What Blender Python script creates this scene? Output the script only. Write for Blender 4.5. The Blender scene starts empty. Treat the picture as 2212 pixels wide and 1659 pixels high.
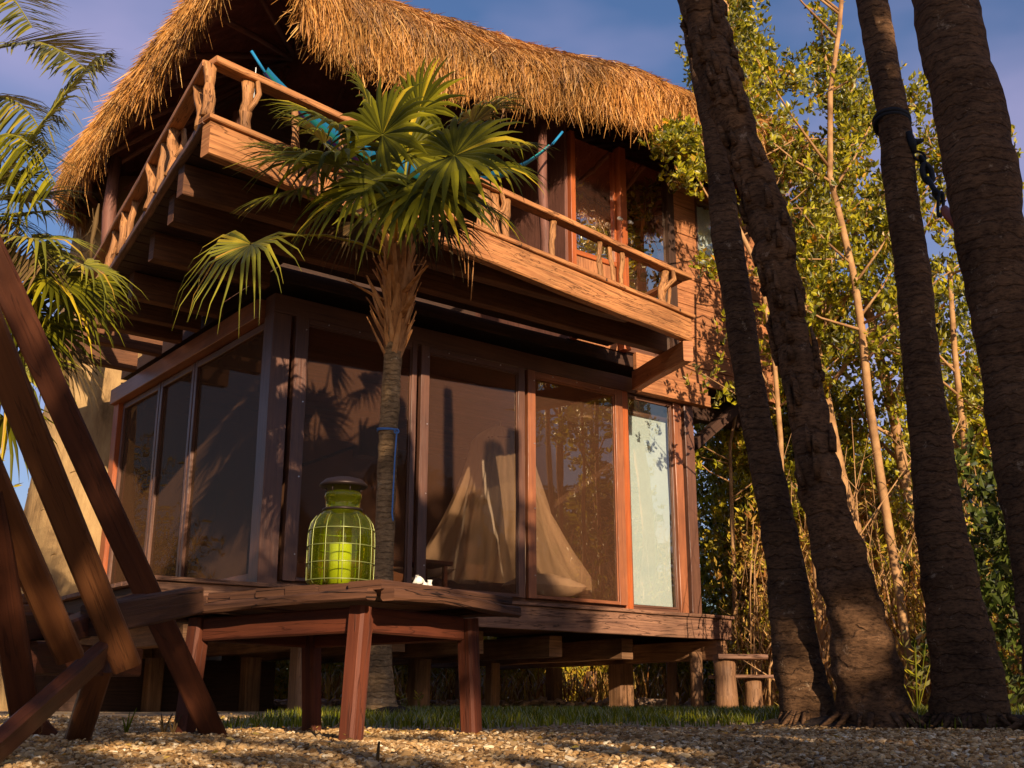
import bpy, math, random
import numpy as np
from mathutils import Vector, Matrix, noise
R = math.radians
random.seed(7); RNG = np.random.default_rng(7)
scn = bpy.context.scene
COL = scn.collection
# ------------------------------------------------------------ camera model
FPX = 2420.0; TH = math.atan(.2882); CZ = .12; CT, ST = math.cos(TH), math.sin(TH)
def at(px, py, Y):
    a = (px-1106)/FPX; b = (829.5-py)/FPX
    d = (a, CT-b*ST, ST+b*CT); t = Y/d[1]
    return Vector((d[0]*t, Y, CZ+d[2]*t))
AZ = R(52); UX = Vector((math.sin(AZ), math.cos(AZ), 0)); VX = Vector((-UX.y, UX.x, 0)); OX = Vector((-1.78, 8.43, 0))
ZX = Vector((0, 0, 1))
def H(u, v, z): return OX+UX*u+VX*v+ZX*z
def projx(p):
    z = p.z-CZ; return 1106+FPX*p.x/(p.y*CT+z*ST)
def uv_at(px, py, v):              # house coordinates (u, z) of a sight line on the plane v
    a = (px-1106)/FPX; b = (829.5-py)/FPX; d = Vector((a, CT-b*ST, ST+b*CT))
    P = OX+VX*v; t = (P.x*VX.x+P.y*VX.y)/(d.x*VX.x+d.y*VX.y); q = d*t
    return (q-OX).dot(UX), q.z+CZ
def line_at(a, b, px):             # point of segment a-b seen in column px
    lo, hi = 0.0, 1.0; s = projx(b) > projx(a)
    for _ in range(40):
        m = (lo+hi)/2
        if (projx(a.lerp(b, m)) < px) == s: lo = m
        else: hi = m
    return a.lerp(b, lo)
def gz(x, y):
    t = min(1, max(0, (y-1.9)/1.2)); u = min(1, max(0, (y-3.6)/3)); return .033*t*t*(3-2*t)+.045*u*u*(3-2*u)
# ------------------------------------------------------------ materials
M = {}
def newmat(name):
    m = bpy.data.materials.new(name); m.use_nodes = True; nt = m.node_tree; nt.nodes.clear()
    out = nt.nodes.new('ShaderNodeOutputMaterial'); M[name] = m
    def N(t, **k):
        n = nt.nodes.new(t)
        for a, b in k.items():
            if a.startswith('i_'):
                key = a[2:]; key = int(key) if key.isdigit() else key.replace('_', ' ')
                n.inputs[key].default_value = b
            else: setattr(n, a, b)
        return n
    return m, nt, out, N, nt.links.new
def c4(c): return (c[0], c[1], c[2], 1)
def ramp(N, L, src, stops):
    r = N('ShaderNodeValToRGB'); e = r.color_ramp.elements
    while len(e) < len(stops): e.new(.5)
    for k, (p, c) in enumerate(stops): e[k].position = p; e[k].color = c4(c) if len(c) == 3 else c
    L(src, r.inputs[0]); return r.outputs[0]
def wood(name, light, dark, rough=.65, grain=28, bump=.35, crack=.5, blotch=.5, spec=.3):
    m, nt, out, N, L = newmat(name)
    tc = N('ShaderNodeTexCoord')
    mp = N('ShaderNodeMapping'); mp.inputs['Scale'].default_value = (1.3, grain, 1); L(tc.outputs['UV'], mp.inputs[0])
    n1 = N('ShaderNodeTexNoise', i_Scale=1.6, i_Detail=8, i_Roughness=.62, i_Distortion=.7); L(mp.outputs[0], n1.inputs['Vector'])
    n2 = N('ShaderNodeTexNoise', i_Scale=2.2, i_Detail=5); L(tc.outputs['Object'], n2.inputs['Vector'])
    mp3 = N('ShaderNodeMapping'); mp3.inputs['Scale'].default_value = (.9, 14, 1); L(tc.outputs['UV'], mp3.inputs[0])
    n3 = N('ShaderNodeTexNoise', i_Scale=1.3, i_Detail=3, i_Distortion=1.5); L(mp3.outputs[0], n3.inputs['Vector'])
    cr = ramp(N, L, n3.outputs[0], [(.485, (0, 0, 0)), (.50, (1, 1, 1)), (.515, (0, 0, 0))])
    mid = tuple((a+b)/2 for a, b in zip(light, dark))
    col = ramp(N, L, n1.outputs[0], [(.28, dark), (.5, mid), (.72, light)])
    mx = N('ShaderNodeMix', data_type='RGBA', blend_type='MULTIPLY'); mx.inputs[0].default_value = blotch
    L(col, mx.inputs[6]); L(ramp(N, L, n2.outputs[0], [(.3, (.35, .35, .35)), (.62, (1.15, 1.1, 1.05))]), mx.inputs[7])
    mc = N('ShaderNodeMath', operation='MULTIPLY'); L(cr, mc.inputs[0]); mc.inputs[1].default_value = crack
    m3 = N('ShaderNodeMix', data_type='RGBA'); L(mc.outputs[0], m3.inputs[0]); L(mx.outputs[2], m3.inputs[6]); m3.inputs[7].default_value = c4(tuple(x*.25 for x in dark))
    b = N('ShaderNodeBsdfPrincipled'); L(m3.outputs[2], b.inputs['Base Color']); b.inputs['Roughness'].default_value = rough
    b.inputs['Specular IOR Level'].default_value = spec
    sb = N('ShaderNodeMath', operation='SUBTRACT'); L(n1.outputs[0], sb.inputs[0]); L(mc.outputs[0], sb.inputs[1])
    bp = N('ShaderNodeBump', i_Strength=bump, i_Distance=.006); L(sb.outputs[0], bp.inputs['Height']); L(bp.outputs[0], b.inputs['Normal'])
    L(b.outputs[0], out.inputs[0]); return m
def mottled(name, stops, scale=8, rough=.85, bump=.4, dist=.01, stretch=(1, 1, 1), coord='Object', detail=8, spec=.25):
    m, nt, out, N, L = newmat(name)
    tc = N('ShaderNodeTexCoord'); mp = N('ShaderNodeMapping'); mp.inputs['Scale'].default_value = stretch; L(tc.outputs[coord], mp.inputs[0])
    n1 = N('ShaderNodeTexNoise', i_Scale=scale, i_Detail=detail, i_Roughness=.65); L(mp.outputs[0], n1.inputs['Vector'])
    b = N('ShaderNodeBsdfPrincipled'); L(ramp(N, L, n1.outputs[0], stops), b.inputs['Base Color']); b.inputs['Roughness'].default_value = rough
    b.inputs['Specular IOR Level'].default_value = spec
    bp = N('ShaderNodeBump', i_Strength=bump, i_Distance=dist); L(n1.outputs[0], bp.inputs['Height']); L(bp.outputs[0], b.inputs['Normal'])
    L(b.outputs[0], out.inputs[0]); return m
def leafy(name, stops, trans=.35, rough=.5, gloss=.12):
    m, nt, out, N, L = newmat(name)
    g = N('ShaderNodeNewGeometry'); col = ramp(N, L, g.outputs['Random Per Island'], stops)
    tc = N('ShaderNodeTexCoord'); n = N('ShaderNodeTexNoise', i_Scale=1.3, i_Detail=4); L(tc.outputs['Object'], n.inputs['Vector'])
    mx = N('ShaderNodeMix', data_type='RGBA', blend_type='MULTIPLY'); mx.inputs[0].default_value = .8
    L(col, mx.inputs[6]); L(ramp(N, L, n.outputs[0], [(.33, (.5, .5, .5)), (.62, (1.2, 1.15, 1))]), mx.inputs[7])
    d = N('ShaderNodeBsdfDiffuse'); L(mx.outputs[2], d.inputs[0])
    t = N('ShaderNodeBsdfTranslucent'); L(mx.outputs[2], t.inputs[0])
    a = N('ShaderNodeMixShader'); a.inputs[0].default_value = trans; L(d.outputs[0], a.inputs[1]); L(t.outputs[0], a.inputs[2])
    gl = N('ShaderNodeBsdfGlossy'); gl.inputs['Roughness'].default_value = rough; gl.inputs[0].default_value = (.8, .8, .7, 1)
    fr = N('ShaderNodeFresnel', i_IOR=1.4); fm = N('ShaderNodeMath', operation='MULTIPLY'); L(fr.outputs[0], fm.inputs[0]); fm.inputs[1].default_value = gloss*5
    b = N('ShaderNodeMixShader'); L(fm.outputs[0], b.inputs[0]); L(a.outputs[0], b.inputs[1]); L(gl.outputs[0], b.inputs[2])
    L(b.outputs[0], out.inputs[0]); return m
def glassy(name, tint, ior=1.5, rough=.0, gcol=(1, 1, 1), boost=1.0, wob=.0):
    m, nt, out, N, L = newmat(name)
    t = N('ShaderNodeBsdfTransparent'); t.inputs[0].default_value = c4(tint)
    g = N('ShaderNodeBsdfGlossy'); g.inputs[0].default_value = c4(gcol); g.inputs['Roughness'].default_value = rough
    f = N('ShaderNodeFresnel', i_IOR=ior); fm = N('ShaderNodeMath', operation='MULTIPLY', use_clamp=True); L(f.outputs[0], fm.inputs[0]); fm.inputs[1].default_value = boost
    if wob:
        n = N('ShaderNodeTexNoise', i_Scale=2.5, i_Detail=1); bp = N('ShaderNodeBump', i_Strength=wob, i_Distance=.05); L(n.outputs[0], bp.inputs['Height']); L(bp.outputs[0], g.inputs['Normal'])
    s = N('ShaderNodeMixShader'); L(fm.outputs[0], s.inputs[0]); L(t.outputs[0], s.inputs[1]); L(g.outputs[0], s.inputs[2]); L(s.outputs[0], out.inputs[0]); return m
def plain(name, col, rough=.6, metal=0, spec=.4):
    m, nt, out, N, L = newmat(name); b = N('ShaderNodeBsdfPrincipled'); b.inputs['Base Color'].default_value = c4(col)
    b.inputs['Roughness'].default_value = rough; b.inputs['Metallic'].default_value = metal; b.inputs['Specular IOR Level'].default_value = spec
    n = N('ShaderNodeTexNoise', i_Scale=60, i_Detail=3); bp = N('ShaderNodeBump', i_Strength=.15, i_Distance=.002); L(n.outputs[0], bp.inputs['Height']); L(bp.outputs[0], b.inputs['Normal'])
    L(b.outputs[0], out.inputs[0]); return m
def sheer(name, col, alpha):
    m, nt, out, N, L = newmat(name)
    d = N('ShaderNodeBsdfDiffuse'); d.inputs[0].default_value = c4(col); tl = N('ShaderNodeBsdfTranslucent'); tl.inputs[0].default_value = c4(col)
    a = N('ShaderNodeMixShader'); a.inputs[0].default_value = .4; L(d.outputs[0], a.inputs[1]); L(tl.outputs[0], a.inputs[2])
    t = N('ShaderNodeBsdfTransparent'); s = N('ShaderNodeMixShader'); s.inputs[0].default_value = alpha
    L(t.outputs[0], s.inputs[1]); L(a.outputs[0], s.inputs[2]); L(s.outputs[0], out.inputs[0]); return m
def trunkmat(name, base, dark, patch, ring=26, rscale=1.0):
    m, nt, out, N, L = newmat(name); tc = N('ShaderNodeTexCoord')
    mp = N('ShaderNodeMapping'); mp.inputs['Scale'].default_value = (1, 1, 3.0); L(tc.outputs['Object'], mp.inputs[0])
    a = N('ShaderNodeTexNoise', i_Scale=5, i_Detail=6, i_Roughness=.7); L(tc.outputs['Object'], a.inputs['Vector'])
    b = N('ShaderNodeTexNoise', i_Scale=34, i_Detail=9, i_Roughness=.75); L(mp.outputs[0], b.inputs['Vector'])
    w = N('ShaderNodeTexWave', wave_type='BANDS', bands_direction='Z', i_Scale=ring*.3, i_Distortion=4.5, i_Detail=4, i_Detail_Scale=3.0); L(tc.outputs['Object'], w.inputs['Vector'])
    pn = N('ShaderNodeTexNoise', i_Scale=13, i_Detail=7, i_Roughness=.8); L(tc.outputs['Object'], pn.inputs['Vector'])
    c1 = ramp(N, L, b.outputs[0], [(.34, dark), (.52, base), (.72, tuple(x*1.5 for x in base))])
    m1 = N('ShaderNodeMix', data_type='RGBA', blend_type='MULTIPLY'); m1.inputs[0].default_value = .85; L(c1, m1.inputs[6]); L(ramp(N, L, a.outputs[0], [(.35, (.45, .42, .4)), (.65, (1.3, 1.25, 1.2))]), m1.inputs[7])
    m2 = N('ShaderNodeMix', data_type='RGBA'); L(ramp(N, L, pn.outputs[0], [(.60, (0, 0, 0)), (.66, (.8, .8, .8))]), m2.inputs[0]); L(m1.outputs[2], m2.inputs[6]); m2.inputs[7].default_value = c4(patch)
    wl = ramp(N, L, w.outputs['Fac'], [(.0, (.25, .25, .25)), (.12, (1, 1, 1))]); m3 = N('ShaderNodeMix', data_type='RGBA', blend_type='MULTIPLY'); m3.inputs[0].default_value = .75*rscale; L(m2.outputs[2], m3.inputs[6]); L(wl, m3.inputs[7])
    p = N('ShaderNodeBsdfPrincipled'); p.inputs['Roughness'].default_value = .9; p.inputs['Specular IOR Level'].default_value = .15; L(m3.outputs[2], p.inputs['Base Color'])
    h = N('ShaderNodeMath', operation='ADD'); L(b.outputs[0], h.inputs[0]); L(wl, h.inputs[1]); bp = N('ShaderNodeBump', i_Strength=1, i_Distance=.012); L(h.outputs[0], bp.inputs['Height']); L(bp.outputs[0], p.inputs['Normal']); L(p.outputs[0], out.inputs[0])
trunkmat('coconut_trunk', (.16, .085, .042), (.04, .02, .01), (.42, .29, .18), 20, .28)
trunkmat('flaky_bark', (.18, .095, .048), (.026, .013, .007), (.38, .25, .16), 9, .4)
trunkmat('fan_trunk', (.42, .26, .125), (.20, .115, .05), (.62, .46, .27), 34, .12)
wood('honey_beam', (.58, .26, .095), (.27, .095, .032), blotch=.55, crack=.9, bump=.7)
wood('driftwood', (.54, .26, .095), (.16, .06, .02), grain=20, bump=1.0, crack=.9, blotch=.8)
wood('red_frame', (.46, .12, .03), (.27, .06, .018), rough=.4, blotch=.3, crack=.2, spec=.5)
wood('brown_frame', (.17, .075, .045), (.085, .036, .024), rough=.42, blotch=.45, crack=.2, spec=.5)
wood('door_frame', (.36, .13, .055), (.19, .06, .028), rough=.4, blotch=.5, crack=.25, spec=.5)
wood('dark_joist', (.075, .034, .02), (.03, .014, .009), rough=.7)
wood('shaded_joist_wood', (.20, .08, .032), (.075, .028, .012), rough=.7)  # honey wood darkened, the shade under the balcony put into its colour
wood('siding_wood', (.52, .22, .09), (.24, .085, .035), blotch=.6, crack=.5, bump=.6)
wood('grey_deck', (.33, .17, .10), (.13, .06, .04), bump=.9, crack=.8, blotch=.7)
wood('stilt_wood', (.36, .19, .09), (.14, .065, .035), bump=.8, blotch=.75)
wood('chair_wood', (.12, .036, .014), (.055, .016, .008), rough=.5, blotch=.5, bump=.3)
wood('chair_light', (.21, .08, .028), (.11, .038, .015), rough=.5, blotch=.4, bump=.3)
wood('table_wood', (.17, .075, .038), (.045, .019, .012), bump=1.0, crack=.9, blotch=.85)
wood('leg_wood', (.15, .04, .016), (.075, .018, .009), bump=.5, blotch=.6)
wood('interior_wood', (.24, .10, .07), (.12, .05, .035), blotch=.4)
mottled('tan_stucco', [(.32, (.13, .075, .03)), (.45, (.33, .20, .085)), (.6, (.44, .28, .12)), (.72, (.56, .38, .18))], scale=2.2, bump=1, dist=.05, stretch=(1.6, 1.6, .55), detail=10)
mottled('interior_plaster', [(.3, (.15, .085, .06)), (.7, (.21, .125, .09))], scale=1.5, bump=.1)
mottled('pale_bark', [(.3, (.16, .075, .03)), (.5, (.36, .19, .08)), (.7, (.50, .29, .13))], scale=5, bump=.6, dist=.01)
mottled('dry_sheath', [(.3, (.20, .07, .02)), (.5, (.58, .25, .08)), (.7, (.75, .40, .17))], scale=20, bump=.8, dist=.01, stretch=(1, 1, .3))
mottled('thatch_base', [(.3, (.07, .035, .015)), (.7, (.2, .1, .04))], scale=12, bump=1, dist=.05)
mottled('thatch_under', [(.3, (.12, .035, .026)), (.6, (.25, .08, .055)), (.75, (.38, .14, .09))], scale=5, bump=1, dist=.05, stretch=(1, 1, .3))
mottled('soil', [(.3, (.012, .008, .006)), (.7, (.05, .03, .02))], scale=14, bump=1, dist=.03)
mottled('pillow_linen', [(.3, (.62, .56, .5)), (.7, (.78, .72, .66))], scale=4, bump=.4, dist=.02)
mottled('pale_curtain', [(.3, (.62, .72, .80)), (.7, (.72, .80, .86))], scale=2, bump=.1)
mottled('blanket', [(.3, (.035, .022, .035)), (.7, (.08, .05, .07))], scale=5)
mottled('blind_cloth', [(.3, (.50, .60, .66)), (.7, (.60, .68, .72))], scale=2, bump=.1)
mottled('border_rock', [(.3, (.2, .12, .08)), (.7, (.62, .42, .28))], scale=9, bump=1, dist=.03)
leafy('thatch_straw', [(0, (.20, .085, .025)), (.2, (.40, .17, .04)), (.5, (.52, .235, .06)), (.8, (.60, .30, .09)), (1, (.76, .45, .17))], trans=.12, gloss=.03)
leafy('laurel_leaf', [(0, (.05, .06, .006)), (.3, (.20, .20, .01)), (.6, (.42, .38, .015)), (.93, (.58, .50, .025)), (1, (.65, .25, .02))], trans=.42, gloss=.07)
leafy('thicket_leaf', [(0, (.20, .18, .012)), (.35, (.42, .35, .02)), (.7, (.62, .48, .035)), (1, (.72, .40, .07))], trans=.35, gloss=.06)
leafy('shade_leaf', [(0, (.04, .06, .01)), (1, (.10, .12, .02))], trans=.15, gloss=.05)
leafy('fan_green', [(0, (.05, .055, .004)), (.4, (.13, .125, .006)), (.75, (.26, .24, .012)), (.92, (.46, .40, .02)), (1, (.65, .46, .03))], trans=.4, gloss=.06, rough=.4)
leafy('fan_yellow', [(0, (.16, .17, .02)), (.5, (.34, .32, .03)), (.8, (.5, .42, .035)), (1, (.66, .40, .05))], trans=.45, gloss=.12)
leafy('coco_green', [(0, (.04, .045, .006)), (.5, (.12, .12, .01)), (.85, (.30, .26, .02)), (1, (.5, .36, .04))], trans=.35, gloss=.12)
leafy('dead_frond', [(0, (.05, .035, .02)), (1, (.20, .12, .05))], trans=.2, gloss=.03)
leafy('grass_green', [(0, (.07, .09, .006)), (.6, (.18, .20, .012)), (1, (.34, .30, .03))], trans=.3, gloss=.04)
leafy('dry_litter', [(0, (.20, .07, .02)), (.4, (.45, .22, .06)), (.7, (.5, .36, .06)), (1, (.75, .42, .16))], trans=.2, gloss=.03)
leafy('gravel_stone', [(0, (.16, .085, .035)), (.25, (.32, .185, .08)), (.7, (.47, .30, .145)), (.95, (.64, .48, .30)), (1, (.8, .7, .54))], trans=0, gloss=.05)
def screen(name, tint, col, a, boost, ior=1.5):
    m = glassy(name, tint, ior=ior, boost=boost, wob=.04, gcol=(1, .84, .68)); nt = m.node_tree; out = [n for n in nt.nodes if n.type == 'OUTPUT_MATERIAL'][0]; src = out.inputs[0].links[0].from_socket
    d = nt.nodes.new('ShaderNodeBsdfDiffuse'); d.inputs[0].default_value = c4(col); x = nt.nodes.new('ShaderNodeMixShader'); x.inputs[0].default_value = a
    nt.links.new(src, x.inputs[1]); nt.links.new(d.outputs[0], x.inputs[2]); nt.links.new(x.outputs[0], out.inputs[0])
screen('window_glass', (.90, .80, .70), (.18, .09, .055), .15, .2)
screen('side_glass', (.5, .42, .38), (.17, .085, .045), .38, .05)
screen('clear_glass', (.92, .92, .88), (.3, .3, .3), .02, .3)
screen('green_glass', (.76, .83, .14), (.26, .31, .015), .07, 1.0, 1.45)
screen('upper_glass', (.7, .6, .52), (.10, .05, .035), .2, 1.3)
glassy('sky_glass', (.12, .12, .12), ior=2.0, boost=4.5, wob=.03)

plain('lamp_iron', (.035, .022, .02), .45, .6); plain('wire_green', (.24, .26, .08), .35, .4)
mottled('candle_wax', [(.3, (.42, .42, .24)), (.7, (.56, .56, .34))], scale=30, bump=.2, dist=.003); plain('screw_steel', (.6, .55, .5), .3, .8); plain('porcelain', (.75, .72, .66), .25)
plain('blue_rope', (.10, .22, .50), .8); plain('black_strap', (.008, .007, .009), .7); plain('orange_metal', (.30, .07, .03), .5)
plain('black_box', (.012, .010, .012), .5); plain('white_shell', (.75, .68, .58), .5); plain('white_cord', (.7, .7, .68), .7)
plain('hammock_blue', (.01, .20, .42), .8); plain('hammock_teal', (.02, .30, .30), .8); plain('hammock_violet', (.30, .08, .50), .8); plain('hammock_red', (.5, .04, .05), .8)
sheer('net_cloth', (.95, .88, .78), .50); sheer('reflection_paper', (.75, .72, .6), .9)
plain('wicker', (.4, .16, .06), .8)
# ------------------------------------------------------------ mesh building
def hn(v, s=1.0): return noise.noise(Vector(v)*s)
class MB:
    def __init__(s): s.v = []; s.f = []; s.uv = []; s.sm = []
    def face(s, idx, uvs, smooth=False): s.f.append(idx); s.uv.append(uvs); s.sm.append(smooth)
    def beam(s, p0, p1, w, h, up=ZX, seg=0, ch=.006, jit=.002, taper=1.0, twist=0):
        p0, p1 = Vector(p0), Vector(p1); d = p1-p0; L = d.length; d.normalize()
        side = d.cross(Vector(up)); side.normalize(); upv = side.cross(d)
        n = seg or max(1, int(L/.35)); b = len(s.v); o = random.random()*50; o2 = random.random()*9
        a, c = w/2, h/2; k = min(ch, a*.4, c*.4)
        prof = [(-a+k, -c), (a-k, -c), (a, -c+k), (a, c-k), (a-k, c), (-a+k, c), (-a, c-k), (-a, -c+k)]
        per = [0]
        for i in range(8):
            q, r = prof[i], prof[(i+1) % 8]; per.append(per[-1]+math.hypot(q[0]-r[0], q[1]-r[1]))
        for i in range(n+1):
            t = i/n; q = p0+d*(L*t); sc = 1+(taper-1)*t
            ox, oy = (hn((o, t*L*1.7, 0))*jit*3, hn((o, t*L*1.7, 9))*jit*3) if jit else (0, 0)
            for (x, y) in prof:
                s.v.append(q+side*(x*sc+ox+random.uniform(-jit, jit)*.5)+upv*(y*sc+oy+random.uniform(-jit, jit)*.5))
        for i in range(n):
            for j in range(8):
                j2 = (j+1) % 8; A = b+i*8
                s.face((A+j, A+j2, A+8+j2, A+8+j), [(o+L*i/n, o2+per[j]), (o+L*i/n, o2+per[j+1]), (o+L*(i+1)/n, o2+per[j+1]), (o+L*(i+1)/n, o2+per[j])])
        e = b+n*8
        s.face(tuple(b+7-j for j in range(8)), [(o+prof[7-j][0]*.3, o2+prof[7-j][1]) for j in range(8)])
        s.face(tuple(e+j for j in range(8)), [(o+prof[j][0]*.3, o2+prof[j][1]) for j in range(8)])
        return s
    def tube(s, pts, rad, sides=8, nz=0.0, nf=6.0, cap=True, flat=1.0, smooth=True):
        pts = [Vector(p) for p in pts]; n = len(pts); b = len(s.v); o = random.random()*40; L = 0
        if not hasattr(rad, '__len__'): rad = [rad]*n
        ref = None
        for i, p in enumerate(pts):
            d = (pts[min(i+1, n-1)]-pts[max(i-1, 0)]).normalized()
            if ref is None: ref = d.orthogonal().normalized()
            ref = (ref-d*ref.dot(d)).normalized(); sd = d.cross(ref)
            if i: L += (p-pts[i-1]).length
            for j in range(sides):
                a = 2*math.pi*j/sides; r = rad[i]
                if nz: r *= 1+nz*hn((math.cos(a)*1.3+o, math.sin(a)*1.3, L*nf+o))
                s.v.append(p+ref*(math.cos(a)*r)+sd*(math.sin(a)*r*flat))
        L = 0
        for i in range(n-1):
            l2 = L+(pts[i+1]-pts[i]).length
            for j in range(sides):
                j2 = (j+1) % sides; A = b+i*sides; c = 2*math.pi*max(rad[i], .005)/sides
                s.face((A+j, A+j2, A+sides+j2, A+sides+j), [(o+L, j*c), (o+L, (j+1)*c), (o+l2, (j+1)*c), (o+l2, j*c)], smooth)
            L = l2
        if cap and sides > 2:
            e = b+(n-1)*sides
            s.face(tuple(b+sides-1-j for j in range(sides)), [(o+j*.01, 0) for j in range(sides)])
            s.face(tuple(e+j for j in range(sides)), [(o+j*.01, 0) for j in range(sides)])
        return s
    def lathe(s, c, prof, sides=32, ax=ZX):
        b = len(s.v)
        for (r, z) in prof:
            for j in range(sides):
                a = 2*math.pi*j/sides; s.v.append(Vector(c)+Vector((math.cos(a)*r, math.sin(a)*r, z)))
        for i in range(len(prof)-1):
            for j in range(sides):
                j2 = (j+1) % sides; A = b+i*sides
                s.face((A+j, A+j2, A+sides+j2, A+sides+j), [(0, 0)]*4, True)
        return s
    def grid(s, P, nu, nv, smooth=True):
        b = len(s.v)
        for i in range(nu+1):
            for j in range(nv+1): s.v.append(Vector(P(i/nu, j/nv)))
        for i in range(nu):
            for j in range(nv):
                A = b+i*(nv+1)+j; s.face((A, A+nv+1, A+nv+2, A+1), [(i/nu, j/nv), ((i+1)/nu, j/nv), ((i+1)/nu, (j+1)/nv), (i/nu, (j+1)/nv)], smooth)
        return s
    def torus(s, c, Rr, r, ax, up=None, n=20, m=6, sx=1.0):
        ax = Vector(ax).normalized(); e1 = Vector(up).normalized() if up else ax.orthogonal().normalized(); e1 = (e1-ax*e1.dot(ax)).normalized(); e2 = ax.cross(e1)
        return s.tube([Vector(c)+e1*(math.cos(2*math.pi*k/n)*Rr*sx)+e2*(math.sin(2*math.pi*k/n)*Rr) for k in range(n+1)], r, m, cap=False)
    def build(s, name, mat, parent=None, origin=None):
        me = bpy.data.meshes.new(name)
        org = Vector(parent['_o']) if parent is not None else (Vector(origin) if origin is not None else Vector((0, 0, 0)))
        me.from_pydata([tuple(v-org) for v in s.v], [], s.f)
        uvl = me.uv_layers.new(name='UVMap'); uvl.data.foreach_set('uv', [x for f in s.uv for q in f for x in q])
        me.polygons.foreach_set('use_smooth', s.sm); me.update()
        return link(name, me, mat, parent, org)
def link(name, me, mat, parent, org):
    me.materials.append(M[mat]); o = bpy.data.objects.new(name, me); COL.objects.link(o)
    o['_o'] = tuple(org)
    if parent is not None: o.parent = parent
    else: o.location = org
    return o
def npmesh(name, V, F, mat, parent=None, origin=None, smooth=False):
    org = np.array(parent['_o']) if parent is not None else np.array(origin if origin is not None else (0, 0, 0), float)
    V = np.asarray(V, dtype=np.float32).reshape(-1, 3)-org.astype(np.float32); F = np.asarray(F, dtype=np.int32); k = F.shape[1]
    me = bpy.data.meshes.new(name); me.vertices.add(len(V)); me.vertices.foreach_set('co', V.ravel())
    me.loops.add(F.size); me.loops.foreach_set('vertex_index', F.ravel()); me.polygons.add(len(F))
    me.polygons.foreach_set('loop_start', np.arange(0, F.size, k, dtype=np.int32))
    me.polygons.foreach_set('use_smooth', np.full(len(F), smooth)); me.update(calc_edges=True)
    return link(name, me, mat, parent, Vector(org))
def tag(o, label=None, cat=None, group=None, kind=None):
    if label: o['label'] = label
    if cat: o['category'] = cat
    if group: o['group'] = group
    if kind: o['kind'] = kind
    return o
def thing(name, label, cat, loc, group=None):
    o = bpy.data.objects.new(name, None); COL.objects.link(o); o.location = loc; o['_o'] = tuple(loc); o.empty_display_size = .2
    return tag(o, label, cat, group)
def beamo(name, mat, parent, *a, **k): return MB().beam(*a, **k).build(name, mat, parent)
# ============================================================ SETTING
def gmat():
    m, nt, out, N, L = newmat('gravel_ground')
    tc = N('ShaderNodeTexCoord')
    v = N('ShaderNodeTexVoronoi', i_Scale=60); L(tc.outputs['Object'], v.inputs['Vector'])
    n = N('ShaderNodeTexNoise', i_Scale=1.2, i_Detail=6); L(tc.outputs['Object'], n.inputs['Vector'])
    a = ramp(N, L, v.outputs['Color'], [(.0, (.16, .09, .045)), (.5, (.38, .25, .13)), (1, (.62, .46, .28))])
    mx = N('ShaderNodeMix', data_type='RGBA', blend_type='MULTIPLY'); mx.inputs[0].default_value = .7; L(a, mx.inputs[6])
    L(ramp(N, L, n.outputs[0], [(.35, (.35, .3, .25)), (.6, (1, 1, 1))]), mx.inputs[7])
    b = N('ShaderNodeBsdfPrincipled'); b.inputs['Roughness'].default_value = .9; L(mx.outputs[2], b.inputs['Base Color'])
    bp = N('ShaderNodeBump', i_Strength=1, i_Distance=.012, invert=True); L(v.outputs['Distance'], bp.inputs['Height']); L(bp.outputs[0], b.inputs['Normal'])
    L(b.outputs[0], out.inputs[0])
gmat()
g = MB()
xs = [-400, -120, -40, -15]+[-8+.25*i for i in range(77)]+[15, 40, 120, 400]; ys = [-400, -100, -30, -8, -3]+[0+.25*i for i in range(80)]+[26, 40, 80, 160, 400]
for x in xs:
    for y in ys: g.v.append(Vector((x, y, gz(x, y)+.012*hn((x, y, 0), 1.5))))
ny = len(ys)
for i in range(len(xs)-1):
    for j in range(ny-1):
        A = i*ny+j; g.face((A, A+ny, A+ny+1, A+1), [(0, 0)]*4, True)
tag(g.build('ground', 'gravel_ground'), kind='structure')
# gravel stones near the camera
ICO = []
def ico():
    t = (1+5**.5)/2; v = np.array([(-1, t, 0), (1, t, 0), (-1, -t, 0), (1, -t, 0), (0, -1, t), (0, 1, t), (0, -1, -t), (0, 1, -t), (t, 0, -1), (t, 0, 1), (-t, 0, -1), (-t, 0, 1)], float)
    v /= np.linalg.norm(v[0]); f = np.array([(0, 11, 5), (0, 5, 1), (0, 1, 7), (0, 7, 10), (0, 10, 11), (1, 5, 9), (5, 11, 4), (11, 10, 2), (10, 7, 6), (7, 1, 8), (3, 9, 4), (3, 4, 2), (3, 2, 6), (3, 6, 8), (3, 8, 9), (4, 9, 5), (2, 4, 11), (6, 2, 10), (8, 6, 7), (9, 8, 1)])
    return v, f
IV, IF = ico()
def stones(name, mat, X, Y, Z, size, flat=.6, smooth=False):
    n = len(X); q = RNG.normal(size=(n, 3, 3)); Q, _ = np.linalg.qr(q)
    sc = np.stack([size*RNG.uniform(.7, 1.4, n), size*RNG.uniform(.6, 1.1, n), size*RNG.uniform(.4, .8, n)], 1)
    V = IV[None]*(1+RNG.uniform(-.28, .22, (n, 12, 1))); V = V*sc[:, None, :]; V = np.einsum('nij,nkj->nki', Q, V); V[:, :, 2] *= flat
    V += np.stack([X, Y, Z], 1)[:, None, :]; F = IF[None]+(np.arange(n)*12)[:, None, None]
    return npmesh(name, V, F.reshape(-1, 3), mat, smooth=smooth)
n = 52000
Y = 1.7+4.1*RNG.random(n)**1.25; X = (RNG.random(n)-.5)*2*(Y*.5+.35)
edge = 4.35+.25*np.sin(X*2.1)+.12*np.sin(X*7); ok = (Y < edge)|(X < -1.3)|(X > 2.4); X, Y = X[ok], Y[ok]
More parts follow.
